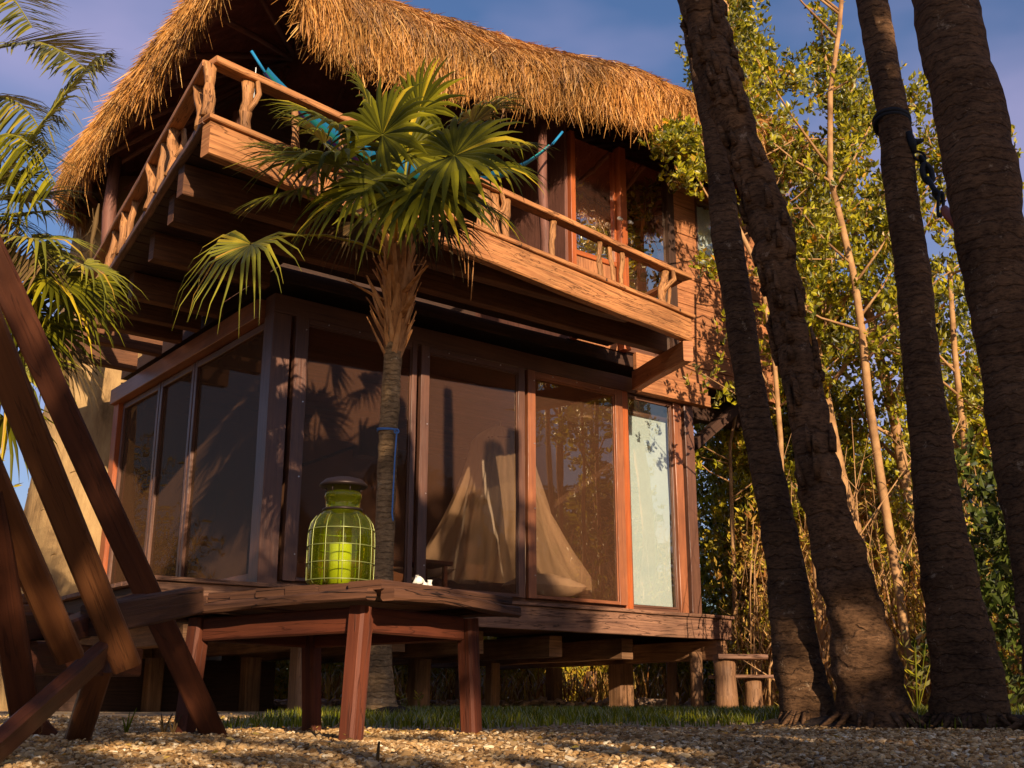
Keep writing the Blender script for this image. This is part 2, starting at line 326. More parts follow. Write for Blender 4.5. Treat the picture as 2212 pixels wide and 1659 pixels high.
Z = np.array([gz(a, b)+.012*hn((a, b, 0), 1.5) for a, b in zip(X, Y)])+RNG.uniform(0, .008, len(X))
tag(stones('gravel', 'gravel_stone', X, Y, Z, RNG.uniform(.004, .0105, len(X))*np.where(RNG.random(len(X)) < .04, 1.7, 1)), 'pale tan pebbles loosely covering the ground in front of the hut', 'gravel', kind='stuff')
def litter_fn():
    n = 420; Yl = RNG.uniform(2.2, 6.2, n); Xl = (RNG.random(n)-.5)*2*(Yl*.5+.3); P = np.stack([Xl, Yl, [gz(a, b)+.016 for a, b in zip(Xl, Yl)]], 1); a = RNG.random(n)*6.28
    d = np.stack([np.cos(a), np.sin(a), RNG.normal(size=n)*.25], 1); sd_ = np.stack([-np.sin(a), np.cos(a), RNG.normal(size=n)*.3], 1); L = RNG.uniform(.012, .03, (n, 1)); w = L*RNG.uniform(.1, .25, (n, 1))
    V = np.stack([P, P+d*L*.5+sd_*w, P+d*L, P+d*L*.5-sd_*w+np.array([0, 0, .004])], 1).reshape(-1, 3); k = (np.arange(n)*4)[:, None]
    tag(npmesh('leaf_litter', V, np.concatenate([np.concatenate([k, k+1, k+2], 1), np.concatenate([k, k+2, k+3], 1)]), 'dry_litter'), 'scattered dry leaves and chips lying on the gravel', 'dry leaves', kind='stuff')
litter_fn()
def blades(name, mat, P, h, w, lean=.5, parent=None):
    n = len(P); a = RNG.random(n)*2*np.pi; d = np.stack([np.cos(a), np.sin(a), np.zeros(n)], 1); s = np.stack([-d[:, 1], d[:, 0], np.zeros(n)], 1)
    ln = RNG.uniform(0, lean, n)[:, None]; up = np.array([0, 0, 1.0]); h = (h*RNG.uniform(.5, 1.3, n))[:, None]; w = w/2
    V = np.stack([P-s*w, P+s*w, P+s*w*.8+up*h*.5+d*h*ln*.3, P-s*w*.8+up*h*.5+d*h*ln*.3, P+up*h+d*h*ln], 1); b = (np.arange(n)*5)[:, None]
    F = np.concatenate([np.concatenate([b+0, b+1, b+2], 1), np.concatenate([b+0, b+2, b+3], 1), np.concatenate([b+3, b+2, b+4], 1)])
    return npmesh(name, V, F, mat, parent)
n = 26000
X = RNG.uniform(-1.15, 2.9, n); Y = 4.45+RNG.random(n)*4.0+.25*np.sin(X*2.1)+.12*np.sin(X*7)
ok = RNG.random(n) < np.clip((Y-4.2)*2.5, .15, 1); X, Y = X[ok], Y[ok]
P = np.stack([X, Y, [gz(a, b) for a, b in zip(X, Y)]], 1)
tag(blades('grass', 'grass_green', P, .045, .006, .9), 'low green grass strip between the gravel and the raised hut', 'grass', kind='stuff')
exec_after = []
# ============================================================ HOUSE
hut = thing('wooden_hut', 'raised two storey wooden hut with thatched roof, wrap around balcony and glass doors', 'house', H(0, 0, .05))
def hb(name, mat, u0, v0, z0, u1, v1, z1, w, h, up=ZX, parent=None, **k): return beamo(name, mat, parent or hut, H(u0, v0, z0), H(u1, v1, z1), w, h, up, **k)
def slab(mb, u0, u1, v0, v1, z0, z1, jit=.0015, ch=.004):       # box in house coordinates, long axis along its longest side
    if (u1-u0) >= (v1-v0) and (u1-u0) >= (z1-z0): mb.beam(H(u0, (v0+v1)/2, (z0+z1)/2), H(u1, (v0+v1)/2, (z0+z1)/2), v1-v0, z1-z0, ZX, jit=jit, ch=ch)
    elif (z1-z0) >= (v1-v0): mb.beam(H((u0+u1)/2, (v0+v1)/2, z0), H((u0+u1)/2, (v0+v1)/2, z1), u1-u0, v1-v0, -VX, jit=jit, ch=ch)
    else: mb.beam(H((u0+u1)/2, v0, (z0+z1)/2), H((u0+u1)/2, v1, (z0+z1)/2), u1-u0, z1-z0, ZX, jit=jit, ch=ch)
    return mb
def slabo(name, mat, *a, parent=None, **k): return slab(MB(), *a, **k).build(name, mat, parent or hut)
# deck
deck = slabo('deck', 'grey_deck', -.97, 4.93, -.13, -.06, .755, .952)
m = MB()
for k in range(27): slab(m, -.99, 4.95, -.16+k*.14, -.028+k*.14, .955, .985)
m.build('deck_board', 'grey_deck', deck)
slabo('side_joist', 'dark_joist', -.93, -.87, -.05, 3.6, .76, .95, parent=deck); slabo('side_joist', 'dark_joist', 4.83, 4.9, -.05, 3.6, .76, .95, parent=deck)
ub = uv_at(726, 1380, -.1)[0]
for u, vv in ((-.55, .1), (ub, -.115), (1.3, .3), (2.1, .3), (3.0, .3), (3.9, .3), (4.80, -.1)): slabo('floor_beam', 'stilt_wood', u-.075, u+.075, vv, 3.6, .56, .75, jit=.004, parent=deck)
slabo('floor_beam', 'dark_joist', -.9, 4.7, .16, .28, .54, .74, jit=.004, parent=deck) if False else None
# stilts
for px, v, w in ((650, .2, .15), (1506, .12, .13), (1453, .9, .12), (1342, 1.3, .2), (1064, 1.9, .12), (1196, 2.7, .15), (905, 1.5, .17), (790, 2.6, .14), (540, 2.2, .15), (1000, 3.3, .14), (330, 2.9, .15), (1280, 3.4, .12)):
    u, z = uv_at(px, 1490, v); b = H(u, v, .02)
    if px in (1506, 1453): MB().tube([b, b+ZX*.2, b+ZX*.4, b+ZX*.62], [w/2*1.1, w/2, w/2*.95, w/2], 12, nz=.12).build('stilt', 'stilt_wood', hut)
    else: beamo('stilt', 'stilt_wood', hut, b, b+ZX*.54, w, w, VX, jit=.004, ch=.015)
slabo('dark_backing', 'dark_joist', -.9, 1.55, 3.0, 3.04, .03, .56)  # dark sheet added to blacken the shaded void under the deck's left part
slabo('dark_backing', 'dark_joist', -.95, -.91, .6, 3.0, .03, .56) if False else None
# corner and frame posts
slabo('corner_post', 'brown_frame', -.13, .03, .0, .16, .99, 3.12)
slabo('corner_post', 'brown_frame', 4.50, 4.63, -.02, .12, .99, 3.12)
slabo('corner_post', 'door_frame', 4.36, 4.47, .0, .10, .99, 3.12)
slabo('corner_post', 'red_frame', 3.61, 3.70, -.015, .09, .99, 3.12)
slabo('header_beam', 'brown_frame', -.13, 4.63, -.01, .15, 3.125, 3.28)
slabo('sill_beam', 'brown_frame', .03, 4.36, .02, .12, .988, 1.03)
def frame(name, mats, u0, u1, z0, z1, ws, v0, v1, glass, gv, screws=True, wt=None):
    wl, wr, wtop, wb = ws; m = MB(); slab(m, u0, u0+wl, v0, v1, z0, z1); slab(m, u1-wr, u1, v0, v1, z0, z1)
    slab(m, u0+wl, u1-wr, v0+.002, v1-.002, z1-wtop, z1-.001); slab(m, u0+wl, u1-wr, v0+.002, v1-.002, z0+.001, z0+wb)
    f = m.build(name, mats, hut)
    g = MB(); slab(g, u0+wl-.005, u1-wr+.005, gv, gv+.005, z0+wb-.005, z1-wtop+.005, jit=0, ch=0); g.build('glass_pane', glass, f)
    b = MB(); t = .012                                            # beading round the glass
    for (a, c, d, e) in ((u0+wl, u0+wl+t, z0+wb, z1-wtop), (u1-wr-t, u1-wr, z0+wb, z1-wtop)): slab(b, a, c, gv-.014, gv-.002, d, e, jit=0, ch=.002)
    slab(b, u0+wl+t, u1-wr-t, gv-.014, gv-.002, z1-wtop-t, z1-wtop, jit=0, ch=.002); b.build('beading', mats, f)
    if screws:
        s = MB()
        for (uu, zz) in [(u0+wl*.8, z0+(z1-z0)*k/3.5+.2) for k in range(4)]+[(u0+(u1-u0)*k/4, z1-wtop*.4) for k in (1, 2, 3)]:
            s.tube([H(uu, v0-.004, zz), H(uu, v0+.001, zz)], .006, 6)
        s.build('screw', 'screw_steel', f)
    return f
frame('sliding_door', 'brown_frame', .06, 1.21, 1.03, 3.12, (.11, .05, .05, .03), -.03, .03, 'window_glass', .0)
d2 = frame('sliding_door', 'brown_frame', 1.24, 2.37, 1.03, 3.11, (.085, .075, .06, .03), -.05, .0, 'window_glass', -.02)
d3 = frame('sliding_door', 'door_frame', 2.41, 3.60, 1.03, 3.11, (.09, .10, .06, .03), -.045, .005, 'window_glass', -.015)
frame('window', 'brown_frame', 3.71, 4.355, 1.03, 3.12, (.025, .025, .03, .02), .02, .06, 'clear_glass', .04, screws=False)
# side glazing (left wall)
def vslab(m, v0, v1, u0, u1, z0, z1, **k): return slab(m, u0, u1, v0, v1, z0, z1, **k)
slabo('side_beam', 'door_frame', -.19, -.05, .17, 3.6, 3.11, 3.27)
slabo('side_sill', 'brown_frame', -.12, -.02, .17, 3.45, .988, 1.04)
slabo('corner_post', 'red_frame', -.14, .0, 3.46, 3.6, .99, 3.11)
for v0, v1 in ((.18, 1.60), (1.62, 2.42), (2.44, 3.44)):
    m = MB(); slab(m, -.10, -.04, v0, v0+.05, 1.04, 3.10); slab(m, -.10, -.04, v1-.05, v1, 1.04, 3.10); slab(m, -.098, -.042, v0+.05, v1-.05, 3.04, 3.099); slab(m, -.098, -.042, v0+.05, v1-.05, 1.041, 1.09)
    f = m.build('side_window', 'brown_frame', hut); g = MB(); g.beam(H(-.07, (v0+v1)/2, 1.085), H(-.07, (v0+v1)/2, 3.045), .005, v1-v0-.1, VX, jit=0, ch=0); g.build('glass_pane', 'side_glass', f)
# interior shell of the lower room
slabo('back_wall', 'interior_plaster', -.02, 4.63, 3.5, 3.58, .99, 3.28)
slabo('side_wall', 'interior_plaster', 4.55, 4.63, .14, 3.5, .99, 3.12)
slabo('partition_wall', 'interior_plaster', 1.0, 1.08, 1.9, 3.5, .99, 3.15)
slabo('ceiling', 'interior_wood', -.1, 4.6, .16, 3.55, 3.13, 3.17)
for v in (.7, 1.3, 1.9, 2.5, 3.1): slabo('ceiling_beam', 'interior_wood', 0, 4.5, v-.04, v+.04, 3.0, 3.125)
# upper floor platform
front0, front1 = H(-1.5, -1.81, 0), H(3.42, -1.115, 0)
bal = MB().beam(front0+ZX*3.41, front1+ZX*3.41, .09, .22, ZX, seg=16, jit=.004, ch=.01).build('balcony_beam', 'honey_beam', hut)
off = (front1-front0).normalized()
MB().beam(front0-off*.02+ZX*3.541, front1+off*.03+ZX*3.541, .13, .036, ZX, jit=.002).build('edge_board', 'honey_beam', bal)
tips = [(-1.18, -1.40), (-.72, -1.28), (.01, -1.14), (.88, -.98), (1.35, -1.0), (1.76, -1.03), (2.25, -.96), (2.9, -.9)]
for v, u in tips:
    ur = 3.5 if v < 0 else -.2
    if v < .5 and v > 0: ur = -.2
    if v < -1.0: ur = 2.6
    jo = hb('joist', 'shaded_joist_wood', u, v, 3.41, ur, v, 3.41, .10, .215, jit=.003, parent=bal)
m = MB()
for k in range(24):
    v = -1.72+k*.145; ul = -1.5+(v+1.81)*.135 if v < 2.4 else -.93; ur = 3.4 if v < -.05 else -.1
    if v > -1.05+.0 or True:
        vv = v
        us = -1.48+(v+1.81)*.135
        if v < -1.1: ur = max(-1.2, min(3.4, -1.5+(v+1.81)/.1415+.0)) if v < -1.12 else 3.4
        if ur-us > .2: slab(m, us, ur, v-.07, v+.068, 3.523, 3.551)
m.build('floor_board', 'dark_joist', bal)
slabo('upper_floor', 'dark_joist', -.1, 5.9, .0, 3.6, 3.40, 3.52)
# side edge board + rails
e0, e1 = H(-1.50, -1.80, 3.54), H(-.93, 2.3, 3.54); MB().beam(e0, e1+(e1-e0)*.25, .05, .05, ZX).build('edge_board', 'grey_deck', bal)
r0, r1, r2 = H(-1.49, -1.79, 3.955), H(3.51, -1.05, 3.955), H(-.95, 1.95, 3.955)
rail = MB(); rail.beam(r0, r1, .11, .045, ZX, seg=14, jit=.003); rail.beam(r0+(r2-r0)*.012, r0+(r2-r0)*1.45, .10, .045, ZX, seg=12, jit=.003)
rail.beam(r1+VX*.06-UX*.05, H(3.62, -.02, 3.955), .09, .04, ZX); rail = rail.build('railing', 'honey_beam', hut)
MB().beam(H(3.43, -1.0, 3.62), H(3.6, -.02, 3.7), .05, .05, ZX).build('brace', 'red_frame', rail)
def gnarl(p0, p1, r, seed, name='baluster', fork=False, mat='driftwood', flat=.65):
    random.seed(seed); m = MB(); n = 9; pts = []; rr = []
    for i in range(n):
        t = i/(n-1); q = p0.lerp(p1, t)+Vector((hn((seed, t*1.6, 0)), 0, 0))*r*.7+VX*hn((seed, 5, t*2))*r*.4
        pts.append(q); rr.append(r*(1+.35*hn((seed, 3, t*4)))*(1.15 if t < .12 or t > .9 else 1))
    m.tube(pts, rr, 12, nz=.32, nf=12, flat=flat)
    if fork:
        m.tube([pts[3], pts[4]+Vector((r*1.2, 0, .03)), pts[6]+Vector((r*1.9, 0, 0)), pts[8]+Vector((r*1.5, 0, 0))], [r*.6, r*.5, r*.5, r*.45], 8, nz=.3)
    return m.build(name, mat, rail)
fb0, fb1 = front0+ZX*3.56, front1+ZX*3.56; ft0, ft1 = r0-ZX*.02, r1-ZX*.02
for k, (pb, pt, r, fk) in enumerate([(447, 443, .042, False), (532, 538, .042, True), (640, 640, .03, False), (745, 742, .035, False), (1036, 1040, .028, False), (1056, 1050, .05, False), (1074, 1068, .045, True), (1096, 1094, .04, False), (1195, 1196, .036, False), (1300, 1294, .03, False), (1328, 1318, .026, False), (1345, 1345, .028, False), (1434, 1436, .05, True), (1445, 1450, .02, False)]):
    a, b = line_at(fb0, fb1, pb), line_at(ft0, ft1, pt); gnarl(a+VX*.01, b+VX*.01, r*.9, 20+k, fork=fk)
lb0, lb1 = e0, e1+(e1-e0)*.25; lt0, lt1 = r0, r0+(r2-r0)*1.45
for k, (pb, pt, r, fk) in enumerate([(433, 430, .045, True), (367, 378, .05, True), (345, 360, .05, False), (322, 333, .05, False), (277, 290, .032, False), (262, 275, .05, False), (235, 252, .04, False)]):
    a, b = line_at(lb0, lb1, pb), line_at(lt0, lt1, pt); gnarl(a, b-ZX*.02, r*.8, 60+k, fork=fk)
random.seed(11)
# bracket under the right end of the balcony, and strut under the siding
m = MB(); m.beam(H(3.38, -1.14, 3.205), H(3.74, -.10, 3.22), .10, .19, ZX, taper=1.0, jit=.004, ch=.01); m.build('bracket', 'siding_wood', hut)
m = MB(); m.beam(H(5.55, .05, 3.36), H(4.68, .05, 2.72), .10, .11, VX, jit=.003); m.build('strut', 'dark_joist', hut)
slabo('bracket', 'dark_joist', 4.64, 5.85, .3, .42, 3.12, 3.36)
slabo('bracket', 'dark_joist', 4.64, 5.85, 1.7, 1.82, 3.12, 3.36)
# siding
m = MB(); z = 3.37; i = 0
def boards(u0, u1, z0, z1):
    u = u0
    while u < u1-.01:
        e = u+random.uniform(.35, .8)
        if u1-e < .2: e = u1
        dv = random.uniform(-.006, .006); slab(m, u+.002, e-.002, -.05+dv, -.005+dv, z0+.003, z1-.003, jit=.0015, ch=.003); u = e
while z < 5.7:
    z1 = z+random.uniform(.14, .2); u0 = 3.80 if z < 3.5 else 4.44
    if z1 > 4.745 and z < 5.5: boards(u0, 4.78, z, z1); boards(5.32, 5.92, z, z1)
    else: boards(u0, 5.92, z, z1)
    z = z1; i += 1
sid = m.build('siding', 'siding_wood', hut)
for k_ in range(0): pass
m = MB(); slab(m, 3.84, 4.80, -.085, .0, 3.255, 3.366); slab(m, 3.82, 4.82, -.10, .0, 3.13, 3.25); m.build('trim_board', 'siding_wood', sid)
m = MB()
for k in range(9): slab(m, 5.92, 5.96, -.05, 3.5, 3.37+k*.25, 3.615+k*.25)
m.build('side_siding', 'siding_wood', sid)
g = MB(); slab(g, 4.80, 5.30, -.02, -.012, 4.76, 5.50, jit=0, ch=0)
f = MB(); slab(f, 4.782, 4.80, -.06, .0, 4.745, 5.52); slab(f, 5.30, 5.318, -.06, .0, 4.745, 5.52); slab(f, 4.80, 5.30, -.06, .0, 4.745, 4.76); slab(f, 4.8, 5.3, -.06, 0, 5.5, 5.52); f = f.build('window', 'brown_frame', hut); g.build('glass_pane', 'clear_glass', f)
MB().grid(lambda a, b: H(4.805+a*.49, .03+.012*math.sin(a*30), 4.765+b*.73), 40, 2).build('curtain', 'pale_curtain', f)
# upper doors
slabo('door_post', 'red_frame', 3.60, 3.69, -.10, .0, 3.53, 5.75)
slabo('door_post', 'red_frame', 2.97, 3.03, -.05, .02, 3.53, 5.75)
slabo('door_post', 'dark_joist', 4.335, 4.435, -.06, .04, 3.53, 5.7)
slabo('door_panel', 'siding_wood', 3.035, 3.595, -.01, .02, 3.53, 4.42)
f = MB(); slab(f, 3.04, 3.59, -.03, .0, 4.42, 4.47); slab(f, 3.032, 3.05, -.031, .0, 4.47, 5.7); slab(f, 3.57, 3.598, -.031, .0, 4.47, 5.7); f = f.build('upper_door', 'red_frame', hut)
g = MB(); slab(g, 3.05, 3.57, -.02, -.014, 4.47, 5.7, jit=0, ch=0); g.build('glass_pane', 'upper_glass', f)
f = MB(); slab(f, 3.70, 4.33, -.03, .01, 4.60, 4.66); slab(f, 3.70, 4.33, -.03, .01, 3.54, 3.60); f = f.build('upper_window', 'brown_frame', hut)
g = MB(); slab(g, 3.70, 4.33, -.015, -.009, 4.66, 5.7, jit=0, ch=0); slab(g, 3.70, 4.33, -.015, -.009, 3.60, 4.60, jit=0, ch=0); g.build('glass_pane', 'upper_glass', f)
for uu in (3.565, 3.715):
    m = MB(); m.lathe(H(uu, -.11, 4.92), [(0, .02), (.018, .014), (.024, 0), (.018, -.014), (0, -.02)], 10); m.lathe(H(uu+.03, -.11, 4.915), [(0, .015), (.015, .01), (.018, 0), (0, -.015)], 8); m.build('door_knob', 'porcelain', f)
slabo('inner_wall', 'interior_plaster', 3.0, 5.85, 2.2, 2.26, 3.53, 5.9)
slabo('inner_wall', 'interior_wood', 2.93, 2.97, .0, 2.2, 3.53, 6.1)
slabo('terrace_wall', 'dark_joist', .1, 2.93, 1.5, 1.56, 3.53, 5.9)
slabo('terrace_wall', 'dark_joist', .06, .1, 1.5, 3.5, 3.53, 5.6)
# roof posts and plates
for u, v, r in ((.0, 1.3, .06), (2.4, -.3, .05), (-.6, 2.9, .07)):
    MB().tube([H(u, v, 3.53), H(u+.02, v, 4.3), H(u-.01, v+.01, 4.9), H(u, v, 5.5)], [r, r*.9, r*.95, r*.85], 10, nz=.15).build('roof_post', 'interior_wood', hut)
# ---- thatched roof
EV = [(2.4, 4.7, 5.2), (.6, 4.7, 5.16), (-.4, 4.4, 5.2), (-.80, 3.85, 5.26), (-.86, 2.6, 5.30), (-.90, 1.0, 5.32), (-.93, -.1, 5.36), (-.94, -.55, 5.52), (-.86, -.86, 5.95), (-.62, -.92, 6.05), (-.42, -.74, 5.4), (-.1, -.52, 5.2), (.7, -.42, 5.14), (1.85, -.55, 5.13), (3.1, -.85, 5.12), (4.2, -1.02, 5.12), (4.95, -1.12, 5.12), (5.3, -.85, 5.14), (5.45, -.1, 5.2), (5.5, 1.8, 5.2), (5.4, 4.0, 5.2), (4.6, 4.6, 5.2), (2.4, 4.7, 5.2)]
def catm(P, t):
    n = len(P)-1; x = t*n; i = min(n-1, int(x)); f = x-i; p = [np.array(P[max(0, min(n, i+k))], float) for k in (-1, 0, 1, 2)]
    return .5*((2*p[1])+(-p[0]+p[2])*f+(2*p[0]-5*p[1]+4*p[2]-p[3])*f*f+(-p[0]+3*p[1]-3*p[2]+p[3])*f**3)
SEGL = [0]
for a, b in zip(EV, EV[1:]): SEGL.append(SEGL[-1]+math.dist(a[:2], b[:2])+.25)
def ev(t):                       # arc-length-like parameter
    L = t*SEGL[-1]
    for i in range(len(EV)-1):
        if L <= SEGL[i+1] or i == len(EV)-2: f = (L-SEGL[i])/(SEGL[i+1]-SEGL[i]); return catm(EV, (i+min(1, f))/(len(EV)-1))
RA, RB = np.array((.85, 2.2)), np.array((4.2, 1.55))
SS = [0, -.06, -.03, .06, .17, .31, .5, .75, 1.0]; ZZ = [0, .22, .44, .68, .92, 1.17, 1.42, 1.63, 1.75]
S2 = [0, .0, .045, .11, .21, .35, .52, .76, 1.0]
def interp(T, x):
    x = max(0, min(1, x))*(len(T)-1); i = min(len(T)-2, int(x)); f = x-i; return T[i]*(1-f)+T[i+1]*f
def roofp(t, s, off=0.0):
    e = ev(t); d = RB-RA; k = np.dot(e[:2]-RA, d)/np.dot(d, d); r = RA+d*max(0, min(1, k))
    lf = max(0, min(1, (-.35-e[0])/.4)); a = interp(SS, s)*(1-lf)+interp(S2, s)*lf+off*-.4; z = interp(ZZ, s)*(1-.10*lf)+off; bump = e[2]-5.15
    q = e[:2]*(1-a)+r*a
    w = .05*hn((t*22, s*5, 0))+.03*hn((t*60, s*9, 3))
    return H(q[0], q[1], 5.37+.34*max(0, min(1, q[0]/3.0))+z*(1-.42*max(0, min(1, (q[0]-.6)/3.6)))+bump*max(0, 1-s*1.6)+w)
NT, NS = 220, 26
m = MB(); m.grid(lambda a, b: roofp(a, b), NT, NS); roof = m.build('roof', 'thatch_base', hut)
m = MB(); m.grid(lambda a, b: roofp(a, b)+(H(2.3, 1.7, 5.2)-roofp(a, b)).normalized()*.07, 110, 10); m.build('roof_lining', 'thatch_under', roof)
def strands(N, smin, smax, length, width, fringe):
    V = []; F = []
    for i in range(N):
        t = random.random()
        if (t > .72 or t < .12) and random.random() < .75: t = .12+.6*random.random()
        if fringe:
            s = random.uniform(0, .07); p = roofp(t, s); cl = hn((t*70, 1, 0))*.6+hn((t*24, 7, 0))*.5
            L = length*random.uniform(.45, 1.0)*(1+1.0*max(0, cl))*(1.9 if random.random() < .04 else 1); p2 = roofp(t, s+.05)
            out = (p-p2); out.z = 0
            if out.length > 1e-6: out.normalize()
            d = Vector((0, 0, -1))+out*random.uniform(-.12, .3)+Vector((random.gauss(0, .10), random.gauss(0, .10), 0))
            q = p+out*random.uniform(-.06, .05); side = Vector((d.y, -d.x, 0))
        else:
            s = smin+(smax-smin)*random.random()**1.15; p = roofp(t, s); q2 = roofp(t+random.uniform(-.004, .004), max(0, s-.10)); d = (q2-p)
            L = length*random.uniform(.6, 1.2); nrm = (roofp(min(1, t+.004), s)-p).cross(d).normalized()
            if nrm.z < 0 and s > .2: nrm = -nrm
            out = (p-H(2.3, 1.7, p.z)); out.z = 0; out.normalize()
            if nrm.dot(out) < 0 and s <= .2: nrm = -nrm
            q = p+nrm*random.uniform(.005, .03); d = d.normalized()+nrm*random.uniform(.03, .26)+Vector((random.gauss(0, .13), random.gauss(0, .13), random.gauss(0, .06)))
        d.normalize(); view = Vector((q.x, q.y-1, q.z)).normalized(); side = d.cross(view+Vector((random.gauss(0, .5), random.gauss(0, .5), random.gauss(0, .5)))).normalized()
        w = width*random.uniform(.5, 1.4); c = Vector((random.gauss(0, .12), random.gauss(0, .12), -.25 if not fringe else 0))*L
        b = len(V); V += [q-side*w*.4, q+side*w*.4, q+d*L*.5+side*w*.5+c*.25, q+d*L*.5-side*w*.5+c*.25, q+d*L+side*w*.12+c, q+d*L-side*w*.12+c]
        F += [(b, b+1, b+2, b+3), (b+3, b+2, b+4, b+5)]
    return V, F
V, F = strands(66000, .0, .95, .25, .0085, False); npmesh('thatch_layer', V, F, 'thatch_straw', roof)
V, F = strands(19000, 0, 0, .24, .008, True); npmesh('thatch_fringe', V, F, 'thatch_straw', roof)
for k in range(30):                # rafters inside
    t = .02+k*.032; a = roofp(t, .06)+(H(2.3, 1.7, 5.0)-roofp(t, .06)).normalized()*.16; b = roofp(t, .95)+(H(2.3, 1.7, 4.5)-roofp(t, .95)).normalized()*.25
    MB().tube([a, a.lerp(b, .5)+ZX*.02, b], [.028, .03, .026], 7, nz=.1).build('rafter', 'interior_wood', roof)
m = MB()
for z, ins in ((5.32, .18), ):
    m.tube([roofp(t/60, .1)+(H(2.3, 1.7, 5.2)-roofp(t/60, .1)).normalized()*.22 for t in range(3, 58)], .04, 7, cap=True)
m.build('eave_pole', 'interior_wood', roof)
# ---- tan stucco tower behind
tc = H(.35, 4.65, 0); prof = [(1.28, 0), (1.22, .6), (1.1, 1.1), (1.0, 1.7), (.93, 2.4), (.88, 3.2), (.84, 4.2), (.8, 5.2), (.76, 5.9), (.0, 6.0)]
m = MB(); b = 0; sd = 40
for (r, z) in prof:
    for j in range(sd):
        a = 2*math.pi*j/sd; rr = r*(1+.035*hn((math.cos(a)*2, math.sin(a)*2, z*.9))); m.v.append(tc+Vector((math.cos(a)*rr, math.sin(a)*rr, z)))
for i in range(len(prof)-1):
    for j in range(sd): m.face((i*sd+j, i*sd+(j+1) % sd, (i+1)*sd+(j+1) % sd, (i+1)*sd+j), [(0, 0)]*4, True)
tow = thing('stucco_tower', 'tan rounded stucco tower with rough cracks behind the left side of the hut', 'tower', tc)
for k in range(90):
    a = random.uniform(math.pi*.95, math.pi*1.75); z = random.uniform(.9, 5.8); r = 1.28-.5*min(1, z/3.5)*.85; r = np.interp(z, [p[1] for p in prof[:-1]], [p[0] for p in prof[:-1]])*1.0
    p = tc+Vector((math.cos(a)*r*1.0, math.sin(a)*r*1.0, z)); tn = Vector((-math.sin(a), math.cos(a), random.gauss(0, .25))); m.tube([p-tn*random.uniform(.02, .07), p+Vector((0, 0, .01)), p+tn*random.uniform(.02, .08)], [.002, .009, .002], 5)
m.build('tower_wall', 'tan_stucco', tow)
# ============================================================ INTERIOR THINGS
bed = thing('bed', 'low bed with dark blanket behind the glass sliding doors', 'bed', H(2.6, 1.5, .99))
slabo('bed_frame', 'interior_wood', 1.9, 3.4, .75, 2.6, .99, 1.14, parent=bed)
m = MB()
def matt(a, b): 
    e = min(a, 1-a, b, 1-b)*8; return H(1.92+a*1.46, .77+b*1.8, 1.15+.13*min(1, e)**.5+.015*hn((a*5, b*5, 0)))
m.grid(matt, 24, 24).build('mattress', 'blanket', bed)
def pillow(name, label, u, v, su, sv, h, z, col='pillow_linen'):
    m = MB()
    for sgn in (1, -1):
        m.grid(lambda a, b: H(u+(a-.5)*su*(1-.08*math.sin(b*math.pi)), v+(b-.5)*sv*(1-.08*math.sin(a*math.pi)), z+sgn*h/2*(max(0, math.sin(a*math.pi)*math.sin(b*math.pi)))**.45+.012*hn((a*6, b*6, 2))), 20, 14)
    p = m.build(name, col, origin=H(u, v, z)); return tag(p, label, 'pillow')
pillow('pillow', 'white pillow lying at the foot of the glass behind the rightmost sliding door', 2.98, .42, .80, .36, .24, 1.20)
pillow('pillow', 'pale cushion on the bed beside the small dark table behind the glass', 2.0, 1.0, .5, .36, .14, 1.34)
nt_ = thing('mosquito_net', 'sheer white mosquito net hanging in folds over the bed behind the glass doors', 'mosquito net', H(2.75, 1.3, 1.2))
m = MB(); nc = H(3.12, 1.30, 0)
def netp(a, b):
    an = a*2*math.pi; r = (.24+.56*(1-b)**1.6)*min(1, ((1-b)/.10)**.6+.04)*(1+(.07*math.sin(an*13+hn((a*7, b*2, 0))*3)+.045*math.sin(an*31+hn((a*15, b*3, 5))*4)+.10*hn((math.cos(an)*1.5, math.sin(an)*1.5, b*1.5)))*(1-b*.5)); ex = 1.2
    return nc+UX*(math.cos(an)*r*ex)+VX*(math.sin(an)*r*1.1)+ZX*(1.22+b*1.72)
m.grid(netp, 260, 40).build('net_cloth', 'net_cloth', nt_)
MB().torus(nc+ZX*2.76, .28, .010, ZX).build('hoop', 'interior_wood', nt_); MB().tube([nc+ZX*2.9, nc+ZX*3.12], .005, 6).build('cord', 'white_cord', nt_)
st = thing('side_table', 'small dark side table beside the bed behind the middle glass door', 'table', H(1.62, .75, .99))
slabo('tabletop', 'interior_wood', 1.28, 1.98, .5, .9, 1.33, 1.365, parent=st)
for a, b in ((1.33, .54), (1.92, .54), (1.33, .86), (1.92, .86)): slabo('leg', 'interior_wood', a-.02, a+.02, b-.02, b+.02, .99, 1.328, parent=st)
u, z = uv_at(787, 958, 1.85); m = MB(); slab(m, u-.12, u+.12, 1.72, 1.88, z-.15, z+.15, ch=.02); m.beam(H(u, 1.88, z), H(u, 3.5, z), .03, .03); sp = thing('wall_speaker', 'small black box speaker mounted on the wall behind the left glass pane', 'speaker', H(u, 1.8, z)); m.build('cabinet', 'black_box', sp)
m = MB(); m.lathe(H(u, 1.80, z), [(.0, .0), (.05, .0)], 12); m.build('cone', 'interior_wood', sp)
u, z = uv_at(1252, 890, .3); lm = thing('sky_reflection', 'pale paper shape added as a sky reflection at the top of the third glass door', 'reflection', H(u, .3, z))  # pale shape added in place of a sky reflection in the glass
m = MB(); m.lathe(H(u, .3, z), [(.06, .09), (.13, .04), (.16, -.03), (.12, -.08)], 12); m.build('reflection_shape', 'reflection_paper', lm); MB().tube([H(u, .3, z+.085), H(u, .3, 3.1)], .004, 5).build('cord', 'black_box', lm)
bl = thing('roller_blind', 'pale roller blind pulled down behind the narrow window at the right end of the doors', 'blind', H(4.03, .1, 2))
